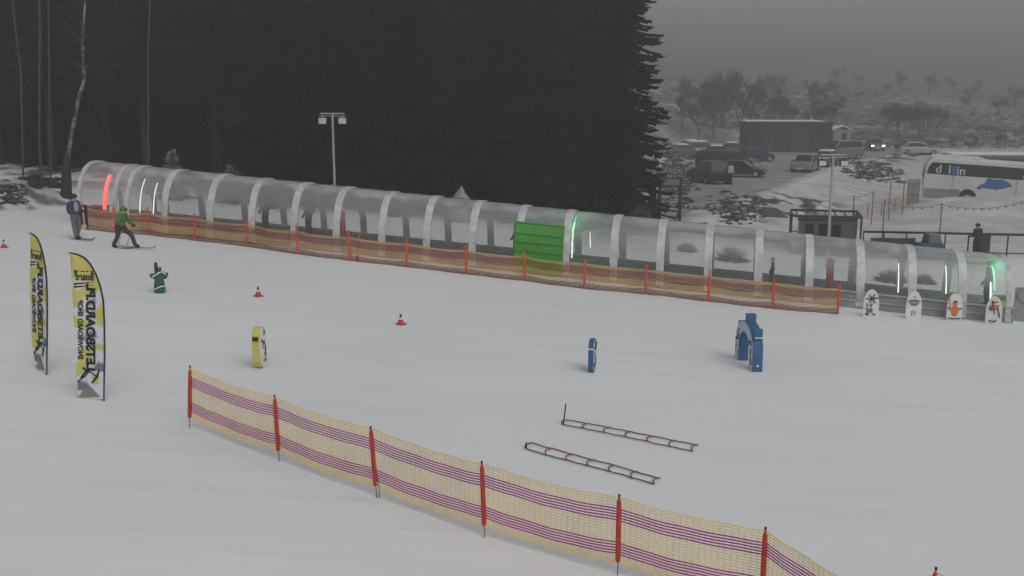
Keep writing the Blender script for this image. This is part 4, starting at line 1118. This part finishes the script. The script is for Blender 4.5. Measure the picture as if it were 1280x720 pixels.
# ------------------------------------------------------------------ cars
def car(base, rz, label, paint, L=4.4, Wd=1.8, Hh=1.5, suv=False, snow=False, lights=False, van=False):
    t = thing('parked_car', label, 'car', base, rz, 'cars parked along the snowy road')
    if van: up_ = [(-L*.5, .35), (-L*.5, Hh*.55), (-L*.48, Hh*.62), (L*.28, Hh*.6), (L*.47, Hh*.5), (L*.5, .4)]; gh = [(-L*.49, Hh*.6), (-L*.46, Hh), (L*.2, Hh), (L*.36, Hh*.56)]
    elif suv: up_ = [(-L*.5, .35), (-L*.5, Hh*.58), (L*.2, Hh*.6), (L*.46, Hh*.53), (L*.5, .4)]; gh = [(-L*.48, Hh*.58), (-L*.4, Hh), (L*.06, Hh*.99), (L*.24, Hh*.58)]
    else: up_ = [(-L*.5, .35), (-L*.49, Hh*.6), (-L*.35, Hh*.63), (L*.2, Hh*.6), (L*.45, Hh*.5), (L*.5, .4)]; gh = [(-L*.42, Hh*.6), (-L*.27, Hh), (L*.05, Hh*.99), (L*.24, Hh*.6)]
    mb = MB(); mb.prism([(-L*.5, .28)]+up_+[(L*.48, .26)], -Wd/2, Wd/2); bevel(mb.build('body', paint, t, smooth=True), .09, 3)
    n = len(gh); vs = [(x, -Wd/2*(.94 if z < Hh*.8 else .76), z) for x, z in gh]+[(x, Wd/2*(.94 if z < Hh*.8 else .76), z) for x, z in gh]
    mb = MB(); mb.add(vs, [tuple(range(n)), tuple(range(2*n-1, n-1, -1))]+[(i, i+n, (i+1) % n+n, (i+1) % n) for i in range(n)]); bevel(mb.build('cabin', paint, t, smooth=True), .05, 2)
    # side windows, windscreens
    def ins(side):
        pts = []; cx = sum(x for x, z in gh)/n; cz = sum(z for x, z in gh)/n
        for x, z in gh:
            xx = cx+(x-cx)*.88; zz = cz+(z-cz)*.72; f = (zz-gh[0][1])/(gh[1][1]-gh[0][1]); pts.append((xx, side*(Wd/2*lerp(.94, .76, f)+.012), zz))
        return pts
    for s_ in (-1, 1): mb = MB(); mb.add(ins(s_), [tuple(range(n))]); mb.build('window', 'car_glass', t)
    for i0, i1, dx in ((0, 1, -.015), (3, 2, .015)):
        a, c_ = gh[i0], gh[i1]; q = []
        for f, wv in ((.14, .82), (.88, .70)):
            x = lerp(a[0], c_[0], f)+dx*1.3; z = lerp(a[1], c_[1], f)+.008
            q.append((x, wv*Wd/2, z)); q.append((x, -wv*Wd/2, z))
        mb = MB(); mb.add(q, [(0, 1, 3, 2)]); mb.build('windscreen', 'car_glass', t)
    for x in (-L*.31, L*.31):
        for s_ in (-1, 1):
            y = s_*(Wd/2-.1); w_ = MB(); w_.tube([(x, y-.12, .33), (x, y+.12, .33)], .33, 16); wo_ = w_.build('wheel', 'rubber', t, smooth=True)
            w_ = MB(); w_.tube([(x, y+s_*.121, .33), (x, y+s_*.13, .33)], .19, 12); w_.build('rim', 'galv', wo_)
    for s_ in (-1, 1):
        mb = MB(); mb.box((L*.485, s_*Wd*.36, Hh*.44), (.08, .3, .15)); mb.build('headlight', 'headlight' if lights else 'galv', t)
        mb = MB(); mb.box((-L*.495, s_*Wd*.4, Hh*.5), (.06, .18, .22)); mb.build('tail_light', 'tail_red', t)
        mb = MB(); mb.box((gh[3][0]-.15, s_*(Wd/2+.08), Hh*.62), (.12, .16, .12)); mb.build('mirror', 'black', t)
    mb = MB(); mb.box((L*.505, 0, .42), (.02, .5, .11)); mb.build('number_plate', 'white', t)
    if snow:
        mb = MB(); mb.box(((gh[1][0]+gh[2][0])/2, 0, Hh+.04), (abs(gh[2][0]-gh[1][0])*.98, Wd*.72, .12), taper=.9); mb.box((L*.36, 0, Hh*.58), (L*.2, Wd*.8, .07)); bevel(mb.build('snow_layer', 'snow_cap', t), .03)
    return t
def carp(px, D, *a, **k): return car(at(px, D), *a, **k)
carp(886, 84, R(105), 'dark maroon parked SUV, nearest of the cars by the rubble', 'car_maroon', 4.6, 1.95, 1.85, suv=True)
carp(926, 90, R(-22), 'dark blue saloon just right of the maroon SUV', 'car_blue', 4.5, 1.8, 1.45)
carp(905, 101, R(-14), 'long black estate car parked behind the maroon SUV', 'car_black', 5.6, 1.9, 1.75, van=True)
carp(944, 112, R(20), 'small navy blue car at the left corner of the flat building', 'car_navy', 3.8, 1.7, 1.55, suv=True)
carp(1006, 97, R(240), 'silver grey car facing the viewer on the road', 'car_silver', 4.3, 1.85, 1.65, suv=True)
carp(1030, 104, R(235), 'dark car with a pale snowy roof behind the silver one', 'car_grey', 4.3, 1.8, 1.55, snow=True)
carp(1051, 116, R(200), 'pale green grey van on the road near the lamp head', 'car_green', 4.8, 1.9, 2.1, van=True)
carp(1091, 134, R(262), 'dark car with both headlights shining', 'car_grey', 4.3, 1.85, 1.6, suv=True, lights=True)
carp(1147, 122, R(-12), 'white car with a sloping bonnet above the front of the coach', 'car_white', 4.6, 1.8, 1.5)
carp(1139, 133, R(10), 'red car behind the white one', 'car_red', 4.3, 1.8, 1.5)
carp(855, 118, R(12), 'snow covered car on the upper terrace, nearest the forest', 'car_grey', 4.4, 1.8, 1.5, snow=True)
carp(878, 121, R(8), 'tall pale snow covered car in the middle of the upper terrace', 'car_silver', 4.6, 1.85, 1.8, suv=True, snow=True)
carp(900, 116, R(-10), 'snow covered dark car on the upper terrace, left of the building', 'car_black', 4.5, 1.8, 1.5, snow=True)
carp(918, 125, R(-12), 'snow covered car on the upper terrace closest to the building', 'car_grey', 4.3, 1.8, 1.45, snow=True)
carp(866, 128, R(5), 'snow covered car at the back of the upper terrace', 'car_grey', 4.3, 1.8, 1.5, snow=True)

# ------------------------------------------------------------------ coach
DBs = 76
bx0 = (1149-640)/F*DBs
b = Vector((bx0, DBs*CT+.9, .28))
t = thing('coach', 'white touring coach with a dark window band and a blue dolphin picture', 'coach', b, R(-7))
t.rotation_euler = (0, R(1.9), R(-21))
LB, WB, HB = 12.5, 2.5, 3.35
mb = MB(); mb.prism([(0.02, .35), (-.02, 1.6), (.12, 2.9), (.35, HB-.12), (.7, HB-.02), (LB-.2, HB-.25), (LB, HB-.5), (LB, .35)], 0, WB); bevel(mb.build('body', 'bus_white', t, smooth=True), .1, 3)
mb = MB(); mb.prism([(.25, HB-.08), (.5, HB+.12), (3.7, HB+.08), (4.2, HB-.1)], .15, WB-.15); bevel(mb.build('roof_unit', 'bus_white', t), .05)
mb = MB(); mb.prism([(.2, 2.15), (.28, 2.6), (.5, 2.98), (4.2, 2.93), (LB-.1, 2.72), (LB-.1, 1.93)], -.02, 0); wb = mb.build('window_band', 'bus_glass', t)
for i in range(7):
    x = 2.1+i*1.6; mb = MB(); mb.box((x, -.025, 2.42-.02*i), (.04, .02, .85)); mb.build('window_post', 'black', t)
mb = MB(); mb.box((1.35, -.012, .72), (2.4, .02, .7)); mb.box((LB/2+1.2, -.012, .5), (LB-3.2, .02, .3)); mb.build('lower_skirt', 'bus_dirt', t)
mb = MB(); mb.box((2.0, -.015, 1.25), (.03, .02, 1.7)); mb.box((2.3, -.015, 1.05), (.5, .02, .12)); mb.build('door_seam', 'bus_dirt', t)
for x in (3.1, 5.3, 10.5):
    if x == 5.3: continue
    mb = MB(); mb.tube([(x, -.02, .55), (x, .3, .55)], .62, 20); w_ = mb.build('wheel_arch', 'wall_dark', t)
    mb = MB(); mb.tube([(x, -.04, .5), (x, .25, .5)], .5, 20); w2 = mb.build('wheel', 'rubber', t); mb = MB(); mb.tube([(x, -.06, .5), (x, -.04, .5)], .28, 12); mb.build('rim', 'galv', w2)
TMb = lambda x, z, s: Matrix(((s, 0, 0, x), (0, 0, -1, -.03), (0, s, 0, z), (0, 0, 0, 1)))
text_mesh('lettering', 'd', .85, 'bus_letter', t, TMb(.98, 2.5, 1), .004, .01)
text_mesh('lettering', 'l', .85, 'bus_letter', t, TMb(1.72, 2.48, 1), .004, .01)
text_mesh('lettering', 'in', .85, 'bus_letter', t, TMb(2.5, 2.44, 1), .004, .01)
text_mesh('lettering', 'fi', .5, 'bus_letter', t, TMb(6.7, 2.25, 1), .004, .01)
mb = MB(); mb.box((2.02, -.03, 2.46), (.36, .012, .6)); mb.build('blue_patch', 'bus_blue', t)
dol = [(4.7, .62), (5.0, .95), (5.15, 1.25), (5.6, 1.6), (5.8, 1.62), (5.72, 1.98), (6.2, 1.76), (6.9, 1.72), (7.6, 1.55), (8.0, 1.22), (8.15, 1.0), (7.6, 1.02), (7.1, .95), (6.75, .72), (6.7, .95), (6.1, .88), (5.6, .8), (5.2, .62), (4.95, .7)]
dol = [((x-62)/89, min(2.04, 1.3+(285-y)/112)) for x, y in ((383, 290), (405, 262), (432, 240), (440, 222), (447, 198), (468, 206), (485, 211), (520, 208), (548, 213), (570, 226), (584, 244), (594, 262), (575, 262), (556, 274), (535, 282), (508, 287), (500, 298), (488, 288), (460, 286), (430, 282), (412, 288), (404, 300), (394, 292))]
mb = MB(); mb.prism(dol, -.022, -.006); mb.build('dolphin_picture', 'bus_blue', t)
mb = MB(); mb.box((6.25, -.012, 1.35), (.03, .02, 1.2)); mb.build('door_seam', 'bus_dirt', t)
mb = MB(); mb.box((-.03, WB/2, 2.3), (.04, WB*.75, 1.0)); mb.build('windscreen', 'bus_glass', t)
b = Vector(at(1240, 92)); b.x = at(1186, 92).x
t = thing('coach', 'dark coach with a pale roof mostly hidden behind the white one', 'coach', (b.x, b.y, -.15), R(-3))
mb = MB(); mb.box((6, 1.25, 1.6), (12, 2.5, 2.7)); bevel(mb.build('body', 'car_grey', t), .1); mb = MB(); mb.box((6, 1.25, 3.03), (11.9, 2.4, .2)); bevel(mb.build('roof', 'snow_cap', t), .05)
mb = MB(); mb.box((6, -.02, 2.2), (11.4, .03, .8)); mb.build('window_band', 'bus_glass', t)
for x in (2, 9.5): mb = MB(); mb.tube([(x, -.04, .5), (x, .3, .5)], .5, 16); mb.build('wheel', 'rubber', t)
# portable cabinet left of coach
b = at(1143, 73); t = thing('portable_gate', 'small grey barrier frame at the front of the white coach', 'barrier', b+Vector((0, 0, .1)), 0)
mb = MB()
for x in (-.4, .4): mb.tube([(x, 0, -.3), (x, 0, 1.9)], .05, 6)
mb.tube([(-.4, 0, 1.9), (.4, 0, 1.9)], .05, 6).tube([(-.4, 0, .9), (.4, 0, .9)], .04, 6); mb.build('frame', 'grey_paint', t)
mb = MB(); mb.box((0, .03, .9), (.7, .02, 1.8)); mb.build('panel', 'grey_paint', t)

# ------------------------------------------------------------------ cabin with metal frame
DC = 51.5; b = at(1034, DC); b.z = terrain(b.x, b.y)
t = thing('metal_cabin', 'dark open metal frame cabin with a latticed roof behind the tunnel', 'cabin', b, R(-14))
w_, d_, h_ = 3.3, 2.8, 2.35
zt = 8-.1125*DC-b.z
fr = MB()
for x in (-w_/2, w_/2):
    for y in (-d_/2, d_/2): fr.box((x, y, zt/2), (.09, .09, zt))
for y in (-d_/2, d_/2): fr.box((0, y, zt-.06), (w_, .085, .11)).box((0, y, zt*.45), (w_, .05, .05))
for x in (-w_/2, w_/2): fr.box((x, 0, zt-.06), (.085, d_, .11))
fr.build('frame', 'dark_metal', t)
mb = MB()
for k in range(7): mb.box((-w_/2+.25+k*(w_-.5)/6, 0, zt-.03), (.05, d_-.12, .05))
mb.build('roof_slats', 'wood_dark', t)
mb = MB(); mb.box((.1, .2, zt*.5-.12), (w_*.82, d_*.7, zt-.45)); mb.build('inner_box', 'car_grey', t)
mb = MB(); mb.box((.1, .2, zt-.31), (w_*.86, d_*.74, .06)); mb.build('inner_roof', 'wood_dark', t)
for x in (-.75, -.1, .55): mb = MB(); mb.box((x, .2-d_*.35-.02, zt*.5-.15), (.4, .04, zt-.7)); mb.build('panel', 'black', t)
# ------------------------------------------------------------------ railing and rink things
r0 = at(1084, 52); r1 = at(1330, 50.5)
t = thing('metal_railing', 'long dark metal railing around the snowy yard behind the tunnel', 'railing', r0, math.atan2(r1.y-r0.y, r1.x-r0.x)); LL = (Vector((r1.x, r1.y))-Vector((r0.x, r0.y))).length
for z_ in (.18, 1.1, 1.16):
    mb = MB(); mb.tube([(0, 0, z_), (LL, 0, z_+(r1.z-r0.z))], .03, 6); mb.build('rail', 'dark_metal', t)
k = 0; x = 0
while x < LL:
    mb = MB(); mb.box((x, 0, .55), (.06, .06, 1.2)); mb.build('post', 'dark_metal', t); x += 1.0+.12*math.sin(k*2); k += 1
mb = MB(); mb.box((5.9, .0, .62), (.5, .05, .9)); mb.build('gate', 'dark_metal', t)
# poles with string lights
def pole(px, D, h, label, r=.035, m='steel'):
    b = at(px, D); mb = MB(); mb.tube([(0, 0, -.2), (0, 0, h)], [r, r*.8], 7).lathe([(r*1.6, 0), (r*1.6, .03), (.01, .05)], 8, None, (0, 0, h)).box((0, -.03, h-.18), (.14, .05, .05))
    o = mb.build('light_pole', m, None, smooth=True, loc=b); tag(o, label, 'pole', 'thin poles carrying the string lights'); return b+Vector((0, 0, h))
def htop(px, py, D): 
    b = at(px, D); return pd(px, py, D).z-b.z
tops = []
for px, py, D, lab in ((1069, 246, 64, 'thin pole left of the others, by the reddish net'), (1093, 240, 64, 'thin pole at the left end of the string lights'), (1108, 252, 53, 'thin pole rising just right of the metal cabin'), (1180, 256, 51.5, 'tallest thin pole carrying string lights in front of the coach'), (1114, 228, 66, 'short thin pole standing in the reddish net'), (1131, 226, 68, 'thin pole near the front of the coach')):
    tops.append(pole(px, D, htop(px, py, D), lab))
end = pole(1320, 52.5, 3.3, 'thin pole beyond the right edge carrying the string lights')
def string(a, b, sag, label, bulbs=12):
    t = thing('string_lights', label, 'string lights', a, 0, 'strings of bulbs over the snowy yard'); pts = [a.lerp(b, k/24)-Vector((0, 0, sag*4*(k/24)*(1-k/24)))-a for k in range(25)]
    mb = MB(); mb.tube(pts, .012, 5); mb.build('cable', 'black', t)
    mb = MB()
    for k in range(1, bulbs): f = k/bulbs; p = a.lerp(b, f)-Vector((0, 0, sag*4*f*(1-f)+.06))-a; mb.lathe([(.02, .05), (.05, 0), (.03, -.05)], 6, None, p)
    o = mb.build('bulbs', 'steel', t); o['kind'] = 'stuff'
string(tops[2], tops[3], .25, 'string of bulbs left of the tallest thin pole', 6); string(tops[3], end, .55, 'string of dark bulbs sagging to the right from the tallest thin pole', 14)
string(tops[0], tops[1], .1, 'short cable between the two leftmost thin poles', 3)
# reddish netting on mound
mk('net_red', (.4, .14, .1), .7)
a_, b_ = at(1070, 67), at(1138, 70)
t = thing('safety_net_fence', 'faded reddish net fence on the snow mound beside the coach', 'net fence', a_)
net('net', None, Vector((0, 0, 0)), b_-a_, .8, .1, 9, 0, .3, lambda v: 'net_red', t, thick=.012)
for q in range(5): p = a_.lerp(b_, q/4); p.z = terrain(p.x, p.y); fence_post(t, p, a_, top=1.0, sleeve=(.05, .98), r=.03, sm='net_red')
# yard objects
b = at(1166, 50); t = thing('snow_machine', 'dark blue snow machine under a cover beside the railing', 'machine', b, R(10))
mb = MB(); mb.box((0, 0, .45), (1.5, .9, .7), taper=.85); bevel(mb.build('body', 'jacket_blue', t), .08, 3); mb = MB(); mb.box((.2, 0, 1.0), (.75, .7, .5), taper=.8); bevel(mb.build('cover', 'car_grey', t), .06); mb = MB(); mb.tube([(-.5, -.5, .18), (-.5, .5, .18)], .2, 12).tube([(.5, -.5, .18), (.5, .5, .18)], .2, 12); mb.build('roller', 'rubber', t)
for px, lab in ((1110, 'snow covered bench left of its neighbour behind the tunnel'), (1139, 'snow covered bench next to the dark blue machine')):
    b = at(px, 50); t = thing('bench', lab, 'bench', b, R(random.uniform(-8, 8)), 'snow covered benches by the railing')
    mb = MB(); mb.box((0, 0, .5), (1.1, .4, .05)); mb.build('seat', 'wood_dark', t); mb = MB(); mb.box((0, .22, .8), (1.1, .05, .35)); mb.build('backrest', 'wood_dark', t)
    for x in (-.45, .45): mb = MB(); mb.box((x, 0, .24), (.06, .36, .5)); mb.build('leg', 'dark_metal', t)
    mb = MB(); mb.box((0, 0, .58), (1.12, .42, .11), taper=.85); bevel(mb.build('snow_layer', 'snow_cap', t), .03)
# right end: pale board with a ring, and yellow-green post pad
b = gp(1279, 402); t = thing('round_target_board', 'pale green board with a grey ring at the right end of the tunnel', 'board', b, ang)
mb = MB(); mb.box((0, 0, .6), (.7, .05, 1.2)); mb.build('panel', 'wall_pale', t)
mb = MB(); mb.tube([(.28*math.cos(a*.524), -.045, .95+.28*math.sin(a*.524)) for a in range(13)], .02, 5); mb.build('ring', 'grey_paint', t)
b = gp(1257, 402); t = thing('padded_barrier', 'small yellow green padded barrier at the right end of the tunnel', 'barrier', b+Vector((0, .5, 0)), ang)
mb = MB(); mb.box((0, 0, .42), (.42, .14, .84)); bevel(mb.build('pad', 'print_green', t), .04, 3); mb = MB(); mb.box((0, -.075, .5), (.3, .02, .3)); mb.build('patch', 'foam_yellow', t)
b = gp(107, 286.5); t = thing('entrance_sign', 'small black and white arrow sign at the left tunnel entrance', 'sign', b+Vector((0, -.1, 0)), ang)
mb = MB(); mb.box((0, 0, .55), (.34, .06, .9)); mb.build('panel', 'black', t); mb = MB(); mb.box((.02, -.035, .55), (.07, .02, .7)).prism([(-.1, .2), (.02, -.02), (.14, .2)], -.045, -.03); mb.build('arrow', 'white', t)

# ------------------------------------------------------------------ haze
mb = MB(); mb.box((100, 300, 18), (1500, 700, 46)); 
hz = mb.build('haze', 'snow'); tag(hz, 'grey fog filling the valley', 'haze', kind='stuff')
m = bpy.data.materials.new('haze'); m.use_nodes = True; nt = m.node_tree; nt.nodes.remove(nt.nodes['Principled BSDF'])
pv = nt.nodes.new('ShaderNodeVolumePrincipled'); pv.inputs['Color'].default_value = (.82, .828, .825, 1); pv.inputs['Density'].default_value = .0046; pv.inputs['Anisotropy'].default_value = .3
nt.links.new(pv.outputs[0], nt.nodes['Material Output'].inputs['Volume']); hz.data.materials.clear(); hz.data.materials.append(m)

# ------------------------------------------------------------------ sky, sun, view
w = bpy.data.worlds.new('World'); sc.world = w; w.use_nodes = True; n = w.node_tree.nodes; l = w.node_tree.links
sky = n.new('ShaderNodeTexSky'); sky.sky_type = 'NISHITA'; sky.sun_disc = False; sky.sun_elevation = R(48); sky.sun_rotation = R(150); sky.dust_density = 3
hs = n.new('ShaderNodeHueSaturation'); hs.inputs['Saturation'].default_value = .15; l.new(sky.outputs[0], hs.inputs['Color'])
bg = n['Background']; l.new(hs.outputs[0], bg.inputs[0]); bg.inputs[1].default_value = .13
sd = bpy.data.lights.new('sun', 'SUN'); sd.energy = .6; sd.angle = R(60); sd.color = (1, .97, .93); so = bpy.data.objects.new('sun', sd); COL.objects.link(so)
el_, az = R(48), R(150)                     # azimuth from +Y, clockwise, as the sky node
dirv = Vector((math.sin(az)*math.cos(el_), math.cos(az)*math.cos(el_), math.sin(el_)))
so.rotation_euler = (-dirv).to_track_quat('-Z', 'Y').to_euler()
sc.view_settings.view_transform = 'Standard'; sc.view_settings.look = 'None'; sc.view_settings.gamma = 1; sc.view_settings.exposure = -.2
